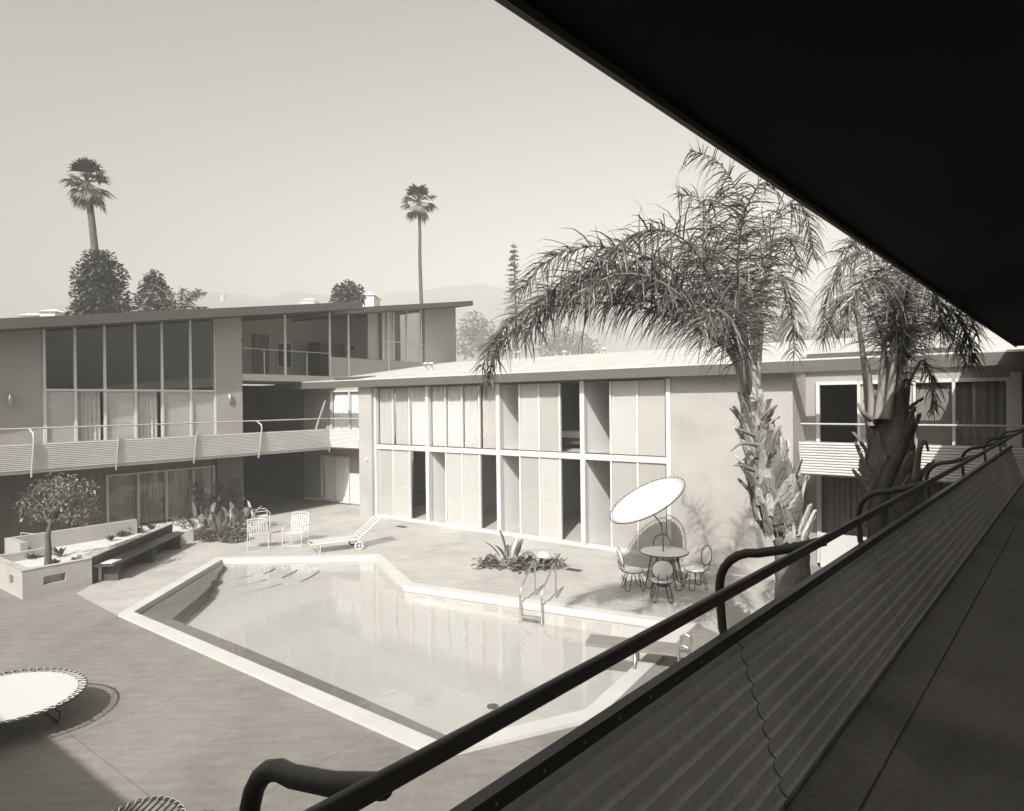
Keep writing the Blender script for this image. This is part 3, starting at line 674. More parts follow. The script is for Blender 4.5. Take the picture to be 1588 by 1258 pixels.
m = MB(); top = AT(1012, 796, 14.3); m.tube([tb+Vector((-.02,0,.02)), tb+Vector((-.02,0,tz)), AT(1028,830,14.05), AT(1025,812,14.12), top, sc_c+Vector((.03,.02,-.02))], .014, 8); m.build('pole', M_black, ss)
m = MB(); m.disc(tb+Vector((-.02,0,.03)), (0,0,1), .14, .03, 20); m.build('pole_foot', M_black, ss)

def wire_chair(name, label):
    th = thing(name, label, 'chair', (0,0,0), 'round-backed wire chairs at the patio table')
    m = MB(); m.lathe(Vector((0,0,.40)), [(0,.045),(.17,.045),(.215,.03),(.22,.01),(.2,-.005),(0,-.008)], 24); m.build('seat', M_canvas, th)
    m = MB(); m.tube([Vector((.225*math.cos(k*math.pi/16), .225*math.sin(k*math.pi/16), .40)) for k in range(32)], .009, 6, closed=True); m.build('seat_ring', M_black, th)
    nb = Vector((0,-.97,.22)).normalized(); cb = Vector((0,.27,.70))
    m = MB(); u = nb.orthogonal().normalized(); w_ = nb.cross(u); vs = []
    for r_, h in ((0,.02),(.15,.02),(.195,.005),(.205,-.012),(.19,-.03),(0,-.035)):
        for k in range(24):
            a = 2*math.pi*k/24; vs.append(cb+(u*math.cos(a)+w_*math.sin(a))*r_+nb*h)
    m.add(vs, [(i*24+k, i*24+(k+1)%24, (i+1)*24+(k+1)%24, (i+1)*24+k) for i in range(5) for k in range(24)], True); m.build('backrest', M_canvas, th)
    m = MB(); m.tube([cb+(u*math.cos(k*math.pi/14)+w_*math.sin(k*math.pi/14))*.215 for k in range(28)], .009, 6, closed=True)
    for sx in (-.1,.1): m.tube([Vector((sx,.17,.39)), Vector((sx,.27,.42)), Vector((sx*.9,.30,.55)), cb+Vector((sx*.8,.05,-.1))], .009, 6)
    m.build('back_frame', M_black, th)
    for k in range(4):
        m = MB(); hairpin(m, Vector((0,0,0)), math.pi/4+k*math.pi/2, .14, .25, .395, .06, .009); m.build('leg', M_black, th)
    return th
wc = wire_chair('wire_chair', 'wire patio chair with round white back turned to the camera, in front of the table')
spots = [(AT(1026,925,12.95), rad(172), None),
         (AT(982,905,13.75), rad(95), 'wire patio chair left of the round table, seen side on'),
         (AT(1034,880,14.75), rad(8), 'wire patio chair behind the round table, only its back showing above the top'),
         (AT(1078,905,13.75), rad(-78), 'wire patio chair right of the round table with its back against the handrail')]
for k, (p, rz_, lb) in enumerate(spots):
    o = wc if k == 0 else copy_tree(wc)
    o.location = (p.x, p.y, 0.005); o.rotation_euler.z = rz_
    if lb: o['label'] = lb

# low laced sun bed at the left edge
lb_ = thing('sun_shade_bed', 'low round white laced sun bed cut by the left edge', 'sun bed', (AT(20,1080,8.3).x, 8.3, 0), 'round white laced sunshades')
cbed = AT(8, 1080, 8.0); Pb = laced_disc(cbed, (.05,.02,1), .86, lb_, 56, .085, 'bed_canvas')
for k in range(3):
    a = k*2.1+.5; m = MB(); p = Vector((cbed.x+.55*math.cos(a), cbed.y+.55*math.sin(a), 0)); q = Vector((cbed.x+.25*math.cos(a), cbed.y+.25*math.sin(a), cbed.z-.05))
    s_ = Vector((-math.sin(a), math.cos(a), 0))*.13
    m.tube([q-s_, p-s_+Vector((0,0,.05)), p-s_*.6+Vector((0,0,.012)), p+s_*.6+Vector((0,0,.012)), p+s_+Vector((0,0,.05)), q+s_], .012, 6); m.build('leg', M_black, lb_)
for k in range(3):
    a = k*1.05; m = MB(); m.tube([Vector((cbed.x,cbed.y,cbed.z))+(Pb(.86,a)-cbed)-Vector((0,0,.0)), Vector((cbed.x,cbed.y,cbed.z-.09)), Pb(.86,a+math.pi)], .01, 6); m.build('cross_bar', M_black, lb_)

# dark corded low chair at the bottom edge
cc = G(200, 1296, .45); ch = thing('corded_chair', 'dark low chair strung with cord at the bottom edge of the picture', 'chair', (0,0,0))
ringp = [Vector((.46*math.cos(k*math.pi/20), .40*math.sin(k*math.pi/20), .42+.10*max(0, math.sin(k*math.pi/20)))) for k in range(40)]
m = MB(); m.tube(ringp, .014, 8, closed=True); m.build('frame', M_black, ch)
m = MB()
for k in range(1,20):
    p, q = ringp[k], ringp[40-k]
    m.tube([p, (p+q)/2-Vector((0,0,.10)), q], .009, 5, cap=False)
m.build('corded_seat', M_black, ch)
m = MB()
hx = []
for k in range(40*10):
    a = k/400*2*math.pi; c_ = Vector((.46*math.cos(a), .40*math.sin(a), .42+.10*max(0, math.sin(a)))); b = k/10*2*math.pi
    hx.append(c_+Vector((math.cos(a),math.sin(a),0))*.02*math.cos(b)+Vector((0,0,.02*math.sin(b))))
m.tube(hx, .005, 5, closed=True); m.build('cord_wrap', M_raill, ch)
for k in range(4):
    m = MB(); hairpin(m, Vector((0,0,0)), math.pi/4+k*math.pi/2, .2, .3, .40, .06, .011); m.build('leg', M_black, ch)
ch.location = (cc.x, cc.y, 0); ch.rotation_euler.z = -.5

# white lattice armchairs by the planting bed
def lattice_chair(name, label):
    th = thing(name, label, 'chair', (0,0,0), 'white lattice armchairs by the planting bed')
    m = MB()
    for k in range(9): m.bar((-.24+k*.06,-.24,.38), (-.24+k*.06,.22,.36), .022, .008)
    for k in range(6): m.bar((-.25,-.22+k*.085,.385), (.25,-.22+k*.085,.375), .022, .008)
    m.build('seat', M_white, th)
    m = MB()
    for k in range(8): m.bar((-.23+k*.066,.22,.40), (-.23+k*.066,.36,.86-.02*abs(k-3.5)), .026, .008)
    for k in range(6): m.bar((-.25,.23+k*.025,.44+k*.078), (.25,.23+k*.025,.44+k*.078), .022, .008)
    m.build('backrest', M_white, th)
    for sx in (-.28,.28):
        m = MB(); m.tube([(sx,-.24,.0),(sx,-.26,.5),(sx,-.2,.58),(sx,.24,.56)], .012, 6); m.build('armrest', M_white, th)
        m = MB(); m.tube([(sx,-.26,0),(sx,-.26,.38)], .012, 6); m.build('leg', M_white, th)
        m = MB(); m.tube([(sx,.30,0),(sx,.22,.38),(sx*.9,.36,.88)], .012, 6); m.build('leg', M_white, th)
    m = MB(); m.tube([(-.27,.36,.86),(-.15,.37,.90),(.15,.37,.90),(.27,.36,.86)], .012, 6); m.build('top_rail', M_white, th)
    m = MB(); m.tube([(-.28,-.25,.03),(.28,-.25,.03)], .010, 6); m.build('stretcher', M_white, th)
    return th
lc = lattice_chair('lattice_armchair', 'white lattice armchair seen from behind, nearest the leafy bed')
for k, (p, rz_, lb) in enumerate(((G(402,850), rad(195), None), (G(459,846), rad(-5), 'white lattice armchair facing the pool beside the chaise'), (G(404,818), rad(120), 'white lattice armchair tipped sideways against the leafy bed'))):
    o = lc if k == 0 else copy_tree(lc)
    o.location = (p.x, p.y, .005); o.rotation_euler.z = rz_
    if lb: o['label'] = lb

# chaise on wheels
cha = thing('chaise', 'white wheeled chaise with raised back at the far pool corner', 'chaise longue', (0,0,0))
m = MB()
for k in range(16): m.bar((-.28,-1.0+k*.075,.30), (.28,-1.0+k*.075,.30), .05, .012)
m.build('slatted_seat', M_white, cha)
m = MB()
for k in range(10): m.bar((-.28,.22+k*.064,.34+k*.052), (.28,.22+k*.064,.34+k*.052), .05, .012)
m.build('slatted_back', M_white, cha)
m = MB()
for sx in (-.29,.29): m.tube([(sx,-1.08,.28),(sx,.22,.28)], .016, 6); m.tube([(sx,.18,.30),(sx,.84,.84)], .014, 6)
m.tube([(-.29,-1.08,.28),(-.2,-1.12,.28),(.2,-1.12,.28),(.29,-1.08,.28)], .016, 6)
m.build('frame', M_white, cha)
for sx in (-.27,.27): m = MB(); m.tube([(sx,-.85,.28),(sx,-.88,.0)], .014, 6); m.build('leg', M_white, cha)
for sx in (-.34,.34):
    m = MB(); m.tube([(sx, .18+.11*math.cos(a*math.pi/8), .125+.11*math.sin(a*math.pi/8)) for a in range(16)], .022, 8, closed=True); wh = m.build('wheel', M_black if sx < 0 else M_white, cha)
    m = MB(); m.tube([(sx*.8,.18,.125),(sx*1.05,.18,.125)], .03, 10); m.bar((sx,.07,.125),(sx,.29,.125),.015); m.bar((sx,.18,.02),(sx,.18,.23),.015); m.build('hub', M_white, wh)
p_ = (G(525,850)+G(560,852))/2; cha.location = (p_.x, p_.y, .005); cha.rotation_euler.z = rad(-62)

# ================================================================== PLANTER, BENCH
c0, c1, c2 = G(35,930), G(143,907), Lf(-8.2,.0,0)
PA = (c1-c0).normalized(); PB = Vector((-PA.y, PA.x, 0)); c0 = Vector((c0.x, c0.y, 0))
Pf = lambda a,b,z: c0+PA*a+PB*b+Vector((0,0,z))
LW = (c1-c0).length
pl = thing('planter', 'pierced concrete block planter holding the small tree', 'planter', c0)
HB = .60
b = MB()
for x in ((0,.38,0,.16,0,HB),(.38,.80,0,.16,0,.22),(.38,.80,0,.16,.40,HB),(.80,LW,0,.16,0,HB)): b.box(Pf, *x)
b.build('wall', M_block, pl)
b = MB()
for x in ((0,.16,.16,.55,0,HB),(0,.16,.55,.80,0,.22),(0,.16,.55,.80,.42,HB),(0,.16,.80,3.3,0,HB),(.16,LW,2.2,2.36,.0,HB)): b.box(Pf, *x)
b.build('wall', M_block, pl)
b = MB(); b.box(Pf, .161, LW+.3, .161, 2.2, .0, .40); b.build('gravel_fill', M_gravelb, pl)
b = MB(); b.box(Pf, -.01, LW, -.01, .17, HB, HB+.012); b.box(Pf, -.01, .17, .17, 3.3, HB, HB+.012); b.build('coping', M_patio, pl)
# long raised bed behind the bench up to the wing
e0 = Vector((c1.x, c1.y, 0)); e1 = G(268,846)
bedp = [e0+Vector((-.05,.05,0)), e1, G(300,840), Lf(-3.2,.9,0), Lf(-8.8,.9,0), Pf(.3,2.4,0), Pf(LW-.02,2.4,0)]
bd2 = thing('raised_bed', 'white-walled raised bed of pale gravel and succulents behind the bench', 'planting bed', e1)
b = MB(); b.prism([P2(p) for p in bedp], .0, .36); b.build('gravel_fill', M_gravelb, bd2)
d1 = (e1-e0).normalized(); s1 = Vector((-d1.y, d1.x, 0)); LB = (e1-e0).length
Bf = lambda a,b_,z: e0+d1*a+s1*b_+Vector((0,0,z))
b = MB(); b.box(Bf, 0, LB, .0, .14, .0, .62); b.build('front_wall', M_wood, bd2)
b = MB(); b.box(Bf, -.02, LB, -.01, .16, .62, .65); b.build('wall_cap', M_patio, bd2)
b = MB(); b.box(Pf, LW*.5, LW*.5+3.1, 3.4, 3.55, .36, .78); b.box(Pf, LW*.5, LW*.5+.15, 2.4, 3.4, .36, .78); b.build('inner_wall', M_wall, bd2)
bn = thing('bench', 'long dark timber bench in front of the raised bed', 'bench', e0)
for k in range(3): b = MB(); b.box(Bf, .02, LB*.93, -.16-k*.15, -.03-k*.15, .40, .435); b.build('seat_plank', M_wood, bn)
for a in (.35, LB*.5, LB*.88): b = MB(); b.box(Bf, a-.05, a+.05, -.42, -.04, 0, .40); b.build('support', M_wood, bn)
nf = thing('newspaper', 'white folded paper lying on the near end of the bench', 'newspaper', Bf(.35,-.2,.44))
b = MB(); b.hexa([Bf(.15,-.36,.437),Bf(.5,-.4,.437),Bf(.52,-.12,.437),Bf(.17,-.1,.437),Bf(.15,-.36,.452),Bf(.5,-.4,.462),Bf(.52,-.12,.452),Bf(.17,-.1,.458)]); b.build('page', M_canvas, nf)
hr = thing('garden_handrail', 'thin pipe handrail behind the block planter', 'handrail', G(33,866))
a_ = G(33,868); b_ = a_+NA*1.15-DA*.1; m = MB(); m.tube([a_, a_+Vector((0,0,.72)), b_+Vector((0,0,.42)), b_], .02, 8); m.build('rail', M_raill, hr)

# ================================================================== PLANTS
def leafquad(m, p, d, L_, w, up=Vector((0,0,1)), droop=.3, fold=.0):
    d = d.normalized(); s_ = d.cross(up)
    if s_.length < .05: s_ = Vector((1,0,0))
    s_.normalize(); nn = s_.cross(d)
    q1 = p+d*L_*.5; q2 = p+d*L_-Vector((0,0,droop*L_))
    m.add([p, q1-s_*w/2+nn*fold, q2, q1+s_*w/2+nn*fold], [(0,1,2,3)])
def clump(m, c, r, n, L_, w, rnd, squash=1.0):
    for _ in range(n):
        v = Vector((rnd.gauss(0,1), rnd.gauss(0,1), rnd.gauss(0,1)*squash)); v.normalize(); v *= r*rnd.random()**.4
        d = (v.normalized()+Vector((rnd.uniform(-1,1), rnd.uniform(-1,1), rnd.uniform(-.6,1)))*.8)
        leafquad(m, Vector(c)+v, d, L_*rnd.uniform(.6,1.3), w*rnd.uniform(.6,1.3), up=Vector((rnd.uniform(-.5,.5), rnd.uniform(-.5,.5), 1)))
def paddle(m, p, az, el, pet, L_, w, rnd, droop=.5, st=None):
    d = Vector((math.cos(az)*math.cos(el), math.sin(az)*math.cos(el), math.sin(el)))
    q = p+d*pet
    (st or m).tube([p, p+d*pet*.5, q], [.014,.011,.007], 5, cap=False)
    n_ = 8; pos = q; pts = []
    for i in range(n_+1):
        pts.append((pos.copy(), d.copy())); d = (d+Vector((0,0,-droop/n_*1.3))).normalized(); pos = pos+d*L_/n_
    vs = []; tw = rnd.uniform(-.5,.5)
    for i, (q_, dd) in enumerate(pts):
        u = i/n_; s_ = dd.cross(Vector((0,0,1)));
        if s_.length < .05: s_ = Vector((1,0,0))
        s_.normalize(); s_ = (Matrix.Rotation(tw, 3, dd) @ s_); nn = s_.cross(dd); ww = w*math.sin(math.pi*min(1, u*.94+.06))**.75*.5
        jag = 1+rnd.uniform(-.12,.08)
        vs += [q_-s_*ww*jag+nn*ww*.35, q_, q_+s_*ww*jag+nn*ww*.35]
    fs = []
    for i in range(n_): b = 3*i; fs += [(b,b+1,b+4,b+3),(b+1,b+2,b+5,b+4)]
    m.add(vs, fs, True)
def bigleaf_plant(name, label, cat, c, n, h, L_, w, seed, group=None, rad_=.3, elr=(.5,1.4)):
    rnd = random.Random(seed); th = thing(name, label, cat, c, group); m = MB(); st = MB()
    for k in range(n):
        a = rnd.uniform(0, 6.28); rr_ = rad_*rnd.random()
        paddle(m, Vector(c)+Vector((rr_*math.cos(a), rr_*math.sin(a), 0)), a+rnd.uniform(-.5,.5), rnd.uniform(*elr), h*rnd.uniform(.5,1.1), L_*rnd.uniform(.7,1.15), w*rnd.uniform(.7,1.2), rnd, rnd.uniform(.2,1.0), st)
    m.build('leaves', M_leafb, th, fix=False); st.build('stems', M_petiole, th); return th
# leafy clump between pool and glazed wing
pc = G(785,880)
bigleaf_plant('broad_leaf_plant', 'upright broad-leaved plant in the middle of the poolside clump', 'plant', pc+Vector((.05,.05,0)), 9, .34, .62, .24, 11, 'poolside clump plants', .15, (.7,1.5))
for k, (x, y, lb) in enumerate(((762,880,'low leafy plant at the left end of the poolside clump'),(806,884,'low leafy plant in the poolside clump just left of the ladder'),(828,884,'low leafy plant in the poolside clump behind the ladder rails'),(856,882,'low leafy plant at the right end of the poolside clump'))):
    p = G(x, y); rnd = random.Random(30+k); th = thing('low_plant', lb, 'plant', p, 'poolside clump plants'); m = MB()
    for _ in range(46):
        a = rnd.uniform(0,6.28); q = p+Vector((rnd.uniform(-.26,.26), rnd.uniform(-.2,.2), rnd.uniform(.0,.12)))
        paddle(m, q, a, rnd.uniform(.2,1.2), rnd.uniform(.03,.14), rnd.uniform(.14,.26), rnd.uniform(.07,.12), rnd, rnd.uniform(.3,1.2))
    m.build('leaves', M_leafb, th, fix=False)
gl_ = thing('garden_lamp', 'white mushroom garden lamp in the poolside clump', 'garden lamp', G(843,885))
g0 = G(843,885); m = MB(); m.lathe(g0, [(.0,.46),(.06,.455),(.12,.42),(.16,.36),(.165,.34),(.15,.345),(0,.38)], 20); m.build('shade', M_plastic, gl_)
m = MB(); m.tube([g0, g0+Vector((0,0,.38))], .014, 8); m.build('stem', M_metal, gl_)
# bird-of-paradise thicket by the tan wing
for k, (x, y, h_, lb) in enumerate(((318,836,.85,'tall bird-of-paradise plant at the left of the thicket by the tan wing'),(345,838,.55,'bushy broad-leaved plant in the middle of the thicket by the tan wing'),(372,836,.80,'tall broad-leaved plant at the right of the thicket beside the passage'))):
    bigleaf_plant('broad_leaf_plant', lb, 'plant', G(x,y), 19, h_*.9, .50, .17, 50+k, 'thicket by the tan wing', .35, (.6,1.5))
for k, (x, y, lb) in enumerate(((330,838,'low shrub at the foot of the thicket, left'),(362,840,'low shrub at the foot of the thicket, right'),(300,833,'grey low shrub between bench end and thicket'),(270,832,'grey low shrub just beyond the bench end'))):
    p = G(x, y); rnd = random.Random(70+k); th = thing('low_shrub', lb, 'shrub', p, 'thicket by the tan wing'); m = MB()
    clump(m, p+Vector((0,0,.22)), .36, 420, .12, .05, rnd, .6); m.build('leaves', M_leafm, th, fix=False)
for k, (x, y) in enumerate(((305,800),(335,792),(360,790))):
    p = G(x, y+30); rnd = random.Random(90+k); th = thing('upright_shrub', ['dark upright shrub at the wall behind the thicket, left','dark upright shrub at the wall behind the thicket, middle','dark upright shrub at the wall behind the thicket, right'][k], 'shrub', p, 'dark shrubs against the tan wing'); m = MB()
    p2 = Lf(-4.7+k*.65, .75, 0); ORG[th.name] = p2; th.location = p2
    for j in range(5): clump(m, p2+Vector((rnd.uniform(-.1,.1),rnd.uniform(-.1,.1),.35+.25*j)), .24-.02*j, 120, .13, .03, rnd, 1.3)
    m.build('leaves', M_leaf, th, fix=False)
# succulents on the gravel
for k, (x, y, z, s_) in enumerate(((135,838,.38,.8),(158,832,.38,1.0),(172,838,.38,.9),(186,832,.38,1.0),(200,828,.38,1.1),(92,862,.42,1.2),(88,876,.42,.9),(118,872,.42,.8),(50,868,.38,1.0),(215,826,.38,1.0),(235,822,.38,1.1))):
    p = G(x, y, z); rnd = random.Random(110+k); 
    where = ['by the inner white wall','left of centre in the raised bed','in the middle of the raised bed','right of centre in the raised bed','against the bench end of the bed','tall, right of the tree trunk in the block planter','low, at the foot of the tree in the block planter','low, near the front rim of the block planter','behind the pipe handrail','close behind the far half of the bench','at the far end of the bench wall'][k]
    th = thing('succulent', 'small rosette plant '+where, 'plant', p, 'small plants on the gravel beds'); m = MB()
    for _ in range(26):
        a = rnd.uniform(0,6.28); leafquad(m, p+Vector((rnd.uniform(-.04,.04),rnd.uniform(-.04,.04),0)), Vector((math.cos(a),math.sin(a),rnd.uniform(.3,2.5))), .24*s_*rnd.uniform(.6,1.2), .07*s_, droop=.15)
    m.build('leaves', M_leafm, th, fix=False)

def branchy(name, label, cat, base, trunk_pts, r0, blobs, nleaf, L_, w, mleaf, seed, group=None, squash=.8, twigs=True):
    rnd = random.Random(seed); th = thing(name, label, cat, base, group)
    m = MB(); m.tube(trunk_pts, [r0*(1-.55*i/(len(trunk_pts)-1)) for i in range(len(trunk_pts))], 9)
    topp = Vector(trunk_pts[-1])
    if twigs:
        for c, r in blobs:
            c = Vector(c); mid = topp.lerp(c, .5)+Vector((rnd.uniform(-.1,.1),rnd.uniform(-.1,.1),-.05))*r
            s0 = Vector(trunk_pts[-1 if rnd.random() < .6 else -2]); m.tube([s0, mid, c+Vector((0,0,r*.3))], [r0*.4, r0*.25, r0*.1], 5)
    m.build('trunk', M_bark2, th)
    m = MB()
    tot = sum(r**2 for _, r in blobs)
    for c, r in blobs: clump(m, c, r, int(nleaf*r*r/tot), L_, w, rnd, squash)
    m.build('crown', mleaf, th, fix=False); return th
# small tree in the block planter
tb0 = G(74,880,.40); rnd = random.Random(5); Yt = tb0.y
bl = []
for x, y, r in ((45,770,9),(62,755,10),(80,752,12),(100,745,12),(118,752,13),(135,770,12),(142,788,11),(120,785,14),(98,775,14),(75,785,12),(50,790,9),(38,800,7),(55,808,8),(105,800,10),(128,805,9),(150,798,7),(92,760,12),(110,768,14),(28,786,5),(140,755,7)):
    Y = Yt+rnd.uniform(-.7,.7); bl.append((AT(x, y, Y), r*Y/984*rnd.uniform(.9,1.3)))
branchy('small_tree', 'small gnarled tree growing from the block planter', 'tree', tb0, [tb0, AT(75,850,Yt), AT(74,830,Yt), AT(79,812,Yt), AT(84,798,Yt)], .075, bl, 1500, .10, .045, M_leafb, 6)

# ------------------------------------------------------------------ feather palms
def catmull(P, n):
    P = [Vector(p) for p in P]; Q = [P[0]*2-P[1]]+P+[P[-1]*2-P[-2]]; out = []
    for i in range(1, len(Q)-2):
        for k in range(n):
            t = k/n; a, b, c, d = Q[i-1], Q[i], Q[i+1], Q[i+2]
            out.append(.5*((2*b)+(c-a)*t+(2*a-5*b+4*c-d)*t*t+(3*b-a-3*c+d)*t**3))
    out.append(P[-1]); return out
def frond(mr, ml, pts, L_, rnd, bare=.18, w=.028, dens=34, droop=1.0, r0=.035):
    C = catmull(pts, 10); n = len(C)
    mr.tube(C, [r0*(1-.85*i/(n-1)) for i in range(n)], 6)
    ln = [0]
    for i in range(1, n): ln.append(ln[-1]+(C[i]-C[i-1]).length)
    T = ln[-1]; s_ = T*bare; j = 0
    while s_ < T:
        while j < n-2 and ln[j+1] < s_: j += 1
        u = (s_-ln[j])/max(1e-6, ln[j+1]-ln[j]); p = C[j].lerp(C[j+1], u); tg = (C[j+1]-C[j]).normalized()
        f = (s_/T-bare)/(1-bare)
        side = tg.cross(Vector((0,0,1)));
        if side.length < .15: side = tg.cross(Vector((.6,.8,0)))
        side.normalize(); nn = side.cross(tg)
        for sg in (-1, 1):
            if rnd.random() < .08: continue
            roll = rnd.gauss(.15, .8)
            d = (side*sg*math.cos(roll)+nn*math.sin(roll)+tg*rnd.uniform(.35,.9)).normalized()
            l = L_*(.45+.55*math.sin(math.pi*min(1, f*.8+.22)))*rnd.uniform(.65,1.15)
            q = p.copy(); ww = w*rnd.uniform(.7,1.2); vs = []; k3 = 4
            wv = d.cross(Vector((rnd.uniform(-1,1), rnd.uniform(-1,1), rnd.uniform(-.3,1)))).normalized()
            for i in range(k3+1):
                w_ = ww*(1-(i/k3)**2.2)*.5+.001; vs += [q-wv*w_, q+wv*w_]
                d = (d+Vector((rnd.uniform(-.12,.12),rnd.uniform(-.12,.12),-droop*rnd.uniform(.12,.48)))).normalized(); q = q+d*l/k3
            ml.add(vs, [(2*i,2*i+1,2*i+3,2*i+2) for i in range(k3)])
        s_ += 1/dens
def boot_trunk(th, path, radii, seed, nb, r_ring, mb_ring_to, flaps=True):
    rnd = random.Random(seed); C = catmull(path, 14); n = len(C); k_ = 28; vs = []
    def rad_at(u):
        x = u*(len(radii)-1); i = min(int(x), len(radii)-2); return radii[i]*(1-(x-i))+radii[i+1]*(x-i)
    for i, p in enumerate(C):
        u = i/(n-1); r = rad_at(u)
        for k in range(k_):
            a = 2*math.pi*k/k_; nz = noise.noise(Vector((math.cos(a)*1.4, math.sin(a)*1.4, p.z*1.5+seed)))*.15+noise.noise(Vector((math.cos(a)*3, math.sin(a)*3, p.z*4+seed)))*.16
            if u < mb_ring_to: nz = nz*.12+.055*math.sin(p.z*30)
            vs.append(p+Vector((math.cos(a), math.sin(a), 0))*r*(1+nz))
    m = MB(); m.add(vs, [(i*k_+k, i*k_+(k+1)%k_, (i+1)*k_+(k+1)%k_, (i+1)*k_+k) for i in range(n-1) for k in range(k_)]+[tuple((n-1)*k_+k for k in range(k_))], False)
    m.build('trunk', M_bark, th)
    # old leaf bases clasping the trunk
    for j in range(nb):
        u = mb_ring_to+(1-mb_ring_to)*(j+.5)/nb; i = int(u*(n-1)); p = C[i]; r = rad_at(u); a = j*2.4+rnd.uniform(-.4,.4)
        o = Vector((math.cos(a), math.sin(a), 0)); s_ = Vector((-o.y, o.x, 0)); h = rnd.uniform(.16,.46); wd = r*rnd.uniform(.10,.32); vs = []; ns = 7
        out_ = rnd.uniform(-.02,.16)
        for q in range(ns+1):
            t = q/ns; w_ = wd*(1-t)**.7*(1+.1*math.sin(t*9+j))+.02; z = -h*.45+h*t; rr_ = r*(1.02+.14*math.sin(t*2.5))+out_*t*t
            b = p+Vector((0,0,z))
            for e_ in (-1,-.5,0,.5,1): vs.append(b+o*(rr_*math.cos(e_*w_/max(r,.1)*.9))+s_*(e_*w_)+Vector((0,0,rnd.uniform(-.02,.02))))
            for e_ in (1,.5,0,-.5,-1): vs.append(b+o*(rr_*math.cos(e_*w_/max(r,.1)*.9)-.03)+s_*(e_*w_))
        fs = []
        for q in range(ns):
            for e_ in range(10): fs.append((q*10+e_, q*10+(e_+1)%10, (q+1)*10+(e_+1)%10, (q+1)*10+e_))
        fs.append(tuple(range(ns*10, ns*10+10)))
        m = MB(); m.add(vs, fs, False); m.build('leaf_base', (M_boot if j%3 else M_bark) if seed == 3 else (M_bark if j%4 else M_frondd), th)
    m = MB()
    for j in range(420):
        u = mb_ring_to+(1-mb_ring_to)*rnd.random(); i = int(u*(n-1)); p = C[i]; r = rad_at(u)*1.05; a = rnd.uniform(0,6.28); o = Vector((math.cos(a), math.sin(a), 0)); s_ = Vector((-o.y,o.x,0))
        q = p+o*r; d = (Vector((0,0,rnd.choice((-1,1))))+s_*rnd.uniform(-.7,.7)+o*rnd.uniform(.05,.5)).normalized(); L_ = rnd.uniform(.08,.26); w_ = rnd.uniform(.002,.006); e2 = q+d*L_*.5+o*.02; e3 = q+d*L_+Vector((0,0,-.05))+o*.02
        m.add([q-s_*w_, q+s_*w_, e2+s_*w_, e2-s_*w_, e3], [(0,1,2,3),(3,2,4)])
    tag(m.build('fibres', M_frondd, th, fix=False), kind='stuff')
def stub(th, pts, r): m = MB(); m.tube(catmull(pts, 5), [r*(1-.7*i/((len(pts)-1)*5)) for i in range((len(pts)-1)*5+1)], 6); m.build('cut_stalk', M_frondd, th)

YA = 7.8
def pa(x, y, dy=0): return AT(x, y, YA+dy)
p1 = thing('feather_palm', 'big feather palm with shaggy leaning trunk before the plain stucco wall', 'palm tree', (AT(1222,900,YA).x, YA, 0), 'two big feather palms in the court')
base = Vector((AT(1226,900,YA).x, YA, 0))
boot_trunk(p1, [base, pa(1228,860), pa(1215,815), pa(1200,760), pa(1188,700), pa(1172,655), pa(1165,628)], [.20,.20,.24,.28,.215,.14,.10], 3, 98, .4, .30)
for pts in (([pa(1175,690,-.4),pa(1150,688,-.5),pa(1133,700,-.5)]), ([pa(1170,676,-.4),pa(1152,668,-.5),pa(1140,664,-.5)]), ([pa(1195,700,-.5),pa(1200,675,-.6),pa(1212,660,-.6)]), ([pa(1170,730,-.4),pa(1150,722,-.5),pa(1138,722,-.5)]), ([pa(1180,650,-.3),pa(1190,638,-.4),pa(1196,632,-.4)])): stub(p1, pts, .027)
rnd = random.Random(21)
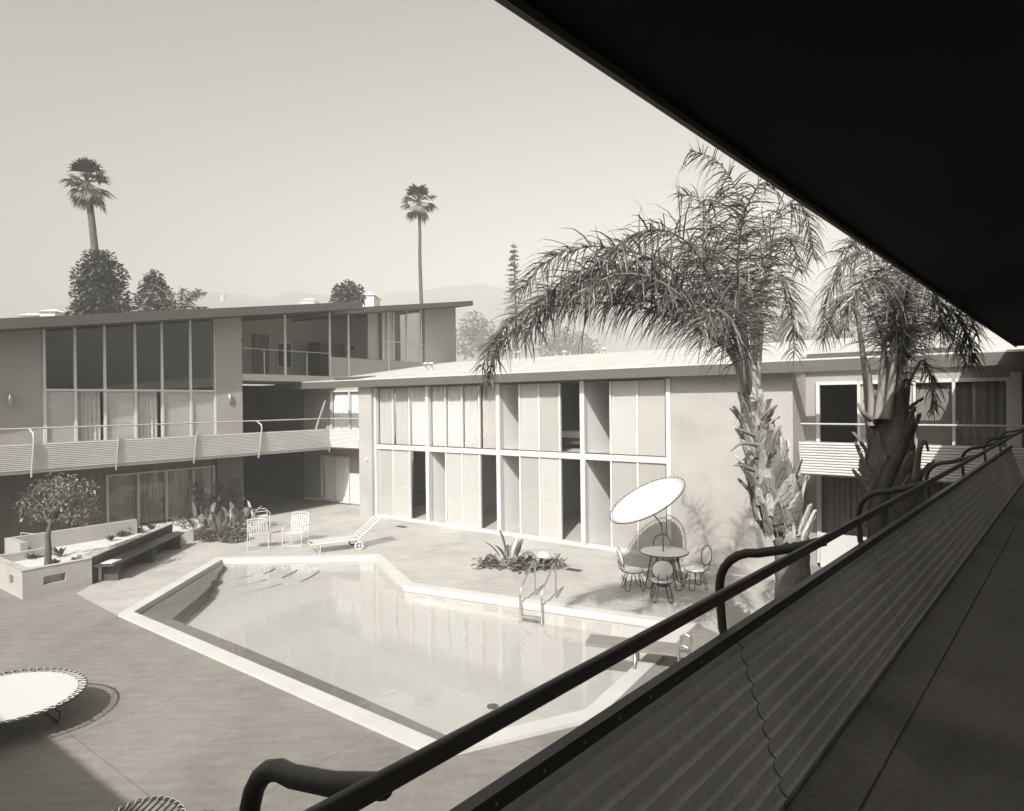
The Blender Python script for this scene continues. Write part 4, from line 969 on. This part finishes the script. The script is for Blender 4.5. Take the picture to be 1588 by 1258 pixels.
FR1 = [
 ([(1162,625,0),(1149,560,.1),(1118,530,.2),(1075,505,.3),(1032,478,.3),(987,462,.2),(927,454,0),(851,458,-.2),(785,505,-.4),(745,570,-.5)], .80),
 ([(1162,625,0),(1146,560,-.3),(1100,470,-.8),(1063,431,-1),(1002,398,-1.2),(927,382,-1.4),(859,398,-1.6),(805,450,-1.8)], .85),
 ([(1160,620,0),(1140,550,.4),(1080,470,1.0),(1020,430,1.6),(950,410,2.0),(880,430,2.4),(830,480,2.6)], .9),
 ([(1162,625,0),(1150,560,0),(1120,480,-.6),(1085,400,-1.2),(1040,360,-1.6),(985,362,-2),(935,400,-2.2)], .9),
 ([(1168,625,0),(1166,540,0),(1162,447,.1),(1158,371,.1),(1142,296,0),(1112,250,-.1),(1070,232,-.2)], .85),
 ([(1168,625,0),(1166,540,.2),(1175,440,.6),(1190,360,.9),(1222,318,1.1),(1250,330,1.2),(1262,400,1.3)], .85),
 ([(1168,625,0),(1172,540,-.2),(1182,450,-.6),(1195,425,-.9),(1215,440,-1.1),(1228,490,-1.2),(1232,550,-1.2)], .6),
 ([(1165,625,0),(1158,540,.6),(1130,440,1.4),(1110,360,2.0),(1085,310,2.4),(1050,300,2.8)], .9),
 ([(1165,625,0),(1160,540,-.6),(1145,440,-1.5),(1150,350,-2.2),(1175,290,-2.6),(1205,280,-2.9)], .8),
 ([(1165,625,0),(1156,540,.2),(1110,450,.3),(1095,380,.4),(1100,320,.4),(1120,290,.5)], .85),
 ([(1165,625,0),(1170,530,.6),(1185,430,1.4),(1200,380,2.0),(1225,370,2.6),(1240,420,3.0)], .8),
 ([(1160,622,0),(1140,556,.0),(1080,512,.1),(1000,478,.1),(930,470,0),(850,480,-.1),(780,530,-.2),(752,600,-.3)], .8),
 ([(1162,625,0),(1145,560,.5),(1110,520,1.1),(1050,470,1.8),(990,440,2.4),(920,430,3.0),(870,465,3.4)], .85),
 ([(1162,625,0),(1147,560,.2),(1100,505,.6),(1040,450,1.0),(985,420,1.2),(915,420,1.4),(850,470,1.5),(812,530,1.5)], .85),
 ([(1162,625,0),(1146,560,-.5),(1095,500,-1.2),(1030,440,-1.8),(960,425,-2.2),(900,455,-2.5)], .8),
 ([(1165,625,0),(1158,550,.3),(1128,450,.6),(1090,385,.9),(1045,385,1.2),(1010,430,1.4)], .85),
 ([(1164,620,0),(1155,560,-.8),(1135,500,-1.8),(1110,480,-2.5),(1085,510,-3.0)], .75),
]
m1 = MB(); m2 = MB()
for k, (pts, L_) in enumerate(FR1):
    if pts[-1][0] < 1010: pts = [(x, y, d_ if d_ <= 0 else -.35*d_) for x, y, d_ in pts]
    m1 = MB(); m2 = MB(); frond(m1, m2, [pa(q[0],q[1],q[2]*.6) for q in pts], L_*.80, rnd, bare=.30, dens=50, w=.0155, r0=.022, droop=1.1)
    fo = m1.build('frond', M_petiole, p1); m2.build('leaflets', M_frond, fo, fix=False)

for (x0,y0,x1,y1,x2,y2,d_) in ((1158,640,1146,575,1118,525,.05),(1166,645,1168,560,1166,470,-.05),(1170,640,1176,560,1184,470,.1)):
    m = MB(); m.tube(catmull([pa(x0,y0,d_), pa(x1,y1,d_), pa(x2,y2,d_)], 6), [.062*(1-.6*i/12) for i in range(13)], 8); m.build('petiole', M_boot, p1)
YB = 7.2
def pb(x, y, dy=0): return AT(x, y, YB+dy)
p2 = thing('feather_palm', 'dark feather palm behind the near railing, its crown touching the soffit', 'palm tree', (pb(1385,700).x, YB, 0), 'two big feather palms in the court')
b2 = Vector((pb(1388,700).x, YB, 0))
boot_trunk(p2, [b2, Vector((b2.x,YB,1.2)), pb(1384,800), pb(1382,730), pb(1380,670), pb(1382,610)], [.21,.21,.22,.235,.20,.13], 9, 80, .3, .2)
rnd = random.Random(44)
# big dead boot in front
m = MB(); q = [pb(1348,860,-.62), pb(1345,790,-.70), pb(1362,735,-.78), pb(1392,690,-.82), pb(1418,642,-.85)]; C = catmull(q, 6); vs = []
for i, p in enumerate(C):
    u = i/(len(C)-1); w_ = .31*(1-u)**.75+.012; off = Vector((w_*.62,0,-.05)); bul = math.sin(math.pi*min(1,u+.2))*.12
    vs += [p, p+off*.5+Vector((0,-bul,0)), p+off*1.0+Vector((0,-bul*.6,-.04)), p+off*1.5+Vector((0,.1,-.08)), p+off*1.0+Vector((0,-bul*.6+.035,-.04)), p+off*.5+Vector((0,-bul+.035,0))]
m.add(vs, [(6*i+k, 6*i+(k+1)%6, 6*i+6+(k+1)%6, 6*i+6+k) for i in range(len(C)-1) for k in range(6)], True); m.build('dead_leaf_base', M_bark2, p2)
for pts in (([pb(1350,650,-.3),pb(1338,640,-.4),pb(1330,625,-.4)]), ([pb(1342,745,-.5),pb(1332,740,-.5),pb(1322,728,-.5)]), ([pb(1345,735,-.5),pb(1336,725,-.5),pb(1334,712,-.5)]), ([pb(1420,740,-.5),pb(1425,700,-.6),pb(1434,685,-.6),pb(1440,700,-.6)])): stub(p2, pts, .04)
for (x0, y0, x1, y1, d_) in ((1352,660,1345,560,-.1),(1362,650,1372,500,-.2),(1376,650,1392,480,-.3),(1392,640,1402,470,-.1),(1402,640,1412,500,.1),(1350,655,1328,480,.1),(1385,640,1385,460,.2)):
    m = MB(); m.tube(catmull([pb(x0,y0,d_), pb((x0+x1)/2+2,(y0+y1)/2,d_), pb(x1,y1,d_)], 6), [.05*(1-.6*i/12) for i in range(13)], 7); m.build('petiole', M_petiole, p2)
FR2 = [
 ([(1375,640,0),(1382,520,0),(1372,430,0),(1345,392,0),(1315,400,0),(1290,440,0),(1278,490,0)], .62),
 ([(1385,640,0),(1392,520,-.3),(1395,440,-.7),(1372,370,-1),(1340,365,-1.2),(1305,392,-1.4)], .62),
 ([(1395,640,0),(1402,520,.2),(1420,440,.4),(1455,430,.6),(1490,465,.7),(1515,520,.8)], .6),
 ([(1395,640,0),(1405,540,-.3),(1430,480,-.7),(1465,475,-1),(1495,510,-1.2),(1510,560,-1.3)], .55),
 ([(1385,640,0),(1395,500,.4),(1400,400,.8),(1390,350,1.2),(1360,345,1.6),(1325,370,1.9)], .65),
 ([(1378,640,0),(1372,540,.4),(1345,470,.9),(1315,460,1.3),(1290,490,1.6),(1275,530,1.8)], .6),
 ([(1390,640,0),(1400,520,-.6),(1410,440,-1.3),(1430,420,-1.8),(1450,450,-2.1),(1462,510,-2.2)], .5),
 ([(1380,640,0),(1388,520,-.5),(1380,450,-1.2),(1352,430,-1.8),(1325,455,-2.2),(1310,510,-2.4)], .55),
 ([(1395,640,0),(1410,540,.6),(1440,500,1.2),(1475,520,1.7),(1500,570,2.0)], .55),
 ([(1390,640,0),(1398,500,.2),(1412,400,.3),(1440,380,.4),(1475,410,.5),(1505,450,.6)], .6),
 ([(1392,640,0),(1412,590,-.2),(1430,560,-.4),(1445,590,-.5),(1448,640,-.5)], .35),
]
for k, (pts, L_) in enumerate(FR2):
    m1 = MB(); m2 = MB(); frond(m1, m2, [pb(q[0],q[1],q[2]*.62) for q in pts], L_*.92, rnd, bare=.28, dens=64, w=.0115, r0=.022, droop=1.2)
    fo = m1.build('frond', M_petiole, p2); m2.build('leaflets', M_frond, fo, fix=False)

# ------------------------------------------------------------------ fan palms beyond the roofs
def fan_palm(label, tx, ty, Y, r, trunk_px, seed, tr, skirt):
    rnd = random.Random(seed); c = AT(tx, ty, Y); th = thing('fan_palm', label, 'palm tree', (AT(trunk_px[0][0], trunk_px[0][1], Y).x, Y, 0), 'fan palms beyond the roofs')
    C = catmull([Vector((AT(trunk_px[0][0],0,Y).x, Y, 0))]+[AT(x,y,Y) for x,y in trunk_px]+[c], 6); n = len(C)
    m = MB(); m.tube(C, [tr*(1.2-.4*i/(n-1)) for i in range(n)], 9); m.build('trunk', M_bark2, th)
    def fan(m, d, pet, L_, mat_=None):
        d = d.normalized(); p = c+d*pet; s_ = d.cross(Vector((0,0,1)));
        if s_.length < .1: s_ = Vector((1,0,0))
        s_.normalize(); nn = s_.cross(d); nb = 15; m.tube([c, p], .03, 4, cap=False)
        for k in range(nb):
            a = (k/(nb-1)-.5)*2.5; dd = (d*math.cos(a)+s_*math.sin(a)+nn*rnd.uniform(-.1,.15)).normalized(); l = L_*rnd.uniform(.75,1.05)*(1-.15*abs(a)); wv = dd.cross(nn).normalized()*L_*.06
            mid = p+dd*l*.55; m.add([p, mid-wv, p+dd*l-Vector((0,0,l*.22)), mid+wv], [(0,1,2,3)])
    m = MB()
    for k in range(24):
        a = k*2.4+rnd.uniform(-.3,.3); el = rnd.uniform(-.45, 1.35); d = Vector((math.cos(a)*math.cos(el), math.sin(a)*math.cos(el), math.sin(el))); fan(m, d, r*.45*rnd.uniform(.7,1.25), r*.58)
    m.build('crown', M_leaf, th, fix=False)
    m = MB()
    for k in range(skirt):
        a = k*2.4; el = rnd.uniform(-1.35,-.7); d = Vector((math.cos(a)*math.cos(el), math.sin(a)*math.cos(el), math.sin(el))); fan(m, d, r*.5*rnd.uniform(.6,1.5), r*.5)
    m.build('dead_skirt', M_frondd, th, fix=False)
fan_palm('stout fan palm with dead skirt rising from the dense round tree', 135, 283, 46, 1.9, [(152,470),(148,400),(142,340)], 1, .25, 26)
fan_palm('tall thin fan palm alone above the middle of the roofline', 649, 312, 60, 1.9, [(653,460),(651,400),(651,360)], 2, .16, 12)

# ------------------------------------------------------------------ background trees
def bgtree(name, label, Y, pxb, n, L_, w, m_, seed, group='trees beyond the roofs', squash=1.0):
    bl = [(AT(x,y,Y+random.Random(seed*7+i).uniform(-1,1)), r*Y/984) for i,(x,y,r) in enumerate(pxb)]
    cx = sum(b_[0].x for b_ in bl)/len(bl); base = Vector((cx, Y, 0)); zt_ = min(b_[0].z for b_ in bl)
    return branchy(name, label, 'tree', base, [base, Vector((cx,Y,zt_*.5)), Vector((cx,Y,zt_))], .22, bl, n, L_, w, m_, seed, group, squash, twigs=False)
bgtree('dense_tree', 'dense rounded dark tree wrapping the stout fan palm trunk', 44, [(150,412,22),(135,430,20),(170,430,24),(140,460,26),(172,465,28),(155,490,34),(155,440,26),(180,490,24),(132,490,24),(160,405,16)], 6500, .34, .2, M_leaf, 3)
bgtree('conical_tree', 'dark conical tree between dense tree and arching fronds', 50, [(240,432,12),(237,448,18),(245,462,22),(232,470,20),(250,480,22),(228,486,20)], 3500, .34, .18, M_leaf, 4)
bgtree('round_tree', 'small open-crowned tree above the tan roof near its step', 55, [(540,445,9),(528,452,9),(552,452,10),(540,458,12),(524,464,9),(556,462,8)], 1100, .42, .22, M_leafm, 5)
bgtree('hazy_tree', 'pale hazy tree at the right end of the tan roof', 210, [(735,505,22),(750,520,24),(725,530,24),(765,535,22)], 2200, 1.1, .7, M_leafm, 6)
bgtree('hazy_tree', 'pale hazy tree above the white roof left of the big palm', 230, [(860,525,20),(880,530,22),(900,535,20),(850,540,20),(915,540,16)], 2200, 1.1, .7, M_leafm, 7)
bgtree('hazy_tree', 'pale hazy tree above the white roof right of the big palm', 230, [(1225,500,16),(1215,515,20),(1240,518,18),(1200,525,16)], 1800, 1.1, .7, M_leafm, 8)
bgtree('hazy_tree', 'low pale tree above the white roof just beside the second palm', 200, [(1290,508,14),(1310,515,16),(1270,518,14),(1500,500,20),(1480,508,18)], 1800, 1.0, .6, M_leafm, 9)
# small arching feather palm behind the roof
ap = thing('arching_palm', 'low arching feather palm fronds showing above the tan roof', 'palm tree', (AT(275,500,34).x,34,0))
rnd = random.Random(8); hub = AT(272,505,34)
m = MB(); m.tube([Vector((hub.x,34,0)), hub], [.3,.25], 10); m.build('trunk', M_bark, ap)
for tip, mid in (((222,478),(240,455)),((236,470),(255,452)),((318,455),(298,462)),((308,450),(290,468)),((262,455),(268,475)),((320,478),(300,478)),((212,490),(230,476)),((285,448),(280,470))):
    m1 = MB(); m2 = MB(); frond(m1, m2, [hub, AT(mid[0],mid[1],34+rnd.uniform(-1,1)), AT(tip[0],tip[1],34+rnd.uniform(-1.5,1.5))], .55, rnd, bare=.15, dens=14, w=.07, droop=.5, r0=.05)
    fo = m1.build('frond', M_petiole, ap); m2.build('leaflets', M_leafm, fo, fix=False)
# layered conifer
cf = thing('tiered_conifer', 'thin tiered conifer standing hazily above the white roof', 'tree', (AT(797,500,85).x,85,0)); rnd = random.Random(12)
m = MB(); m.tube([Vector((AT(797,0,85).x,85,0)), AT(797,376,85)], [.35,.03], 8); m.build('trunk', M_bark2, cf)
m = MB(); top_ = AT(797,378,85)
for k in range(17):
    z = top_.z-.3-k*.62+rnd.uniform(-.15,.15); rr_ = (.3+k*.15)*rnd.uniform(.75,1.15)
    for j in range(9):
        a = j*.7+k*.37+rnd.uniform(-.3,.3); d = Vector((math.cos(a), math.sin(a), rnd.uniform(-.35,.15)))*rnd.uniform(.55,1.1); p = Vector((top_.x,85,z+rnd.uniform(-.2,.2))); 
        for q in range(7):
            t = (q+.5)/7; pp = p+d*rr_*t; 
            for sg in (-1,1): leafquad(m, pp, d+Vector((-d.y,d.x,.15))*sg*.9, .5*(1.1-t*.5), .14, droop=.1)
m.build('crown', M_leafm, cf, fix=False)

# ------------------------------------------------------------------ hills and the far houses
def ridge(x):   # ridge line in photograph pixels -> height
    pts = [(-400,478),(0,492),(120,470),(250,470),(330,452),(420,456),(450,450),(520,464),(600,455),(680,444),(760,440),(830,448),(900,455),(1000,470),(1100,462),(1220,455),(1350,470),(1500,480),(2200,480)]
    for (a, ya), (b, yb) in zip(pts, pts[1:]):
        if a <= x <= b: return ya+(yb-ya)*(x-a)/(b-a)
    return 480
YH = 1200.0; m = MB(); nx, ny = 150, 26; vs = []
for j in range(ny):
    Y = 420+(YH-330)*j/(ny-1)
    for i in range(nx):
        px = -500+2800*i/(nx-1); r_ = ray(px, 560); X = r_.x/r_.y*Y
        hz = AT(px, ridge(px), YH).z; u = j/(ny-1); f = u*u*(3-2*u)
        nzv = noise.fractal(Vector((X*.008, Y*.008, 3.1)), 1.0, 2.1, 5)
        vs.append(Vector((X, Y, hz*f*(1+.20*nzv*(1-u*.75))+ (6*nzv if j else -1))))
m.add(vs, [(j*nx+i, j*nx+i+1, (j+1)*nx+i+1, (j+1)*nx+i) for j in range(ny-1) for i in range(nx-1)], True)
tag(m.build('hills', M_hill, None, fix=False), kind='structure')
def house(x, y, Y, w_, h_, lb, gable=True):
    c = AT(x, y, Y); c.z -= h_; th = thing('far_house', lb, 'house', c, 'pale houses on the hazy hills')
    F = lambda a,b,z: c+Vector((a,b,z))
    part('wall', [(-w_/2,w_/2,-w_/2,w_/2,-6,h_)], M_housew, F, th)
    m = MB(); m.add([F(-w_/2-.3,-w_/2-.3,h_),F(w_/2+.3,-w_/2-.3,h_),F(w_/2+.3,w_/2+.3,h_),F(-w_/2-.3,w_/2+.3,h_),F(-w_/4,0,h_+w_*.22),F(w_/4,0,h_+w_*.22)], [(0,1,5,4),(1,2,5),(2,3,4,5),(3,0,4),(0,3,2,1)]); m.build('roof', M_housew, th)
for k, (x, y, Y, w_, h_, lb) in enumerate(((345,457,640,3.5,1.5,'white speck of a house high on the hill left of the thin palm'),(562,462,110,5,1.6,'white gabled house just behind the small open-crowned tree'),(480,468,260,6,1.5,'long white house low behind the tan roof'),(1010,470,500,5,2.5,'pale house glimpsed through the palm fronds'),(82,485,70,1.6,1.0,'white chimney-like block above the left roof'),(52,491,75,1.8,.6,'low white block at the far left roofline'))):
    house(x, y, Y, w_, h_, lb)

# ------------------------------------------------------------------ air
hz = MB(); hz.box(I, -1500, 1500, -60, 1600, -1.0, 330.0); ho = hz.build('haze', bpy.data.materials.new('haze_air'), None)
hm = ho.data.materials[0]; hm.use_nodes = True; hn = hm.node_tree; hn.nodes.remove(hn.nodes['Principled BSDF'])
pv = hn.nodes.new('ShaderNodeVolumePrincipled'); pv.inputs['Color'].default_value = (.97,.95,.90,1); pv.inputs['Density'].default_value = .0016; pv.inputs['Anisotropy'].default_value = -0.35
hn.links.new(pv.outputs[0], hn.nodes['Material Output'].inputs['Volume']); tag(ho, kind='stuff')
# ================================================================== LIGHT, SKY, CAMERA
SUN_AZ, SUN_EL = 195.3, 39.7
w = bpy.data.worlds.new('World'); bpy.context.scene.world = w; w.use_nodes = True
nt = w.node_tree; N = nt.nodes; Lk = nt.links
sky = N.new('ShaderNodeTexSky'); sky.sky_type = 'NISHITA'; sky.sun_disc = False
sky.sun_elevation = rad(SUN_EL); sky.sun_rotation = rad(SUN_AZ); sky.dust_density = 4.0; sky.air_density = 1.0; sky.ozone_density = 1.0; sky.altitude = 50
bw = N.new('ShaderNodeRGBToBW'); vm = N.new('ShaderNodeVectorMath'); vm.operation = 'SCALE'; vm.inputs[0].default_value = (1.02, 1.0, .96)
bg = N['Background']; bg.inputs['Strength'].default_value = .15
Lk.new(sky.outputs[0], bw.inputs[0]); Lk.new(bw.outputs[0], vm.inputs['Scale']); Lk.new(vm.outputs[0], bg.inputs['Color'])
sl_ = bpy.data.lights.new('sun', 'SUN'); sl_.energy = 4.7; sl_.angle = rad(.53); sl_.color = (1.0, .982, .945)
so = bpy.data.objects.new('sun', sl_); col.objects.link(so)
sd = Vector((math.sin(rad(SUN_AZ))*math.cos(rad(SUN_EL)), math.cos(rad(SUN_AZ))*math.cos(rad(SUN_EL)), math.sin(rad(SUN_EL))))
so.rotation_euler = sd.to_track_quat('Z', 'Y').to_euler(); so.location = (0,-5,30)

cd = bpy.data.cameras.new('camera'); co = bpy.data.objects.new('camera', cd); col.objects.link(co)
cd.sensor_fit = 'HORIZONTAL'; cd.sensor_width = 36; cd.lens = FPX/1588*36; cd.clip_start = .05; cd.clip_end = 6000
Rm = CR @ Matrix(((1,0,0),(0,0,-1),(0,1,0)))   # camera looks down -Z, up = +Y
co.matrix_world = Matrix.Translation(CAM) @ Rm.to_4x4()
sc = bpy.context.scene; sc.camera = co
sc.view_settings.view_transform = 'Standard'; sc.view_settings.look = 'None'; sc.view_settings.gamma = 1; sc.view_settings.exposure = 0.58
sc.cycles.max_bounces = 8; sc.cycles.transparent_max_bounces = 12; sc.cycles.volume_bounces = 0
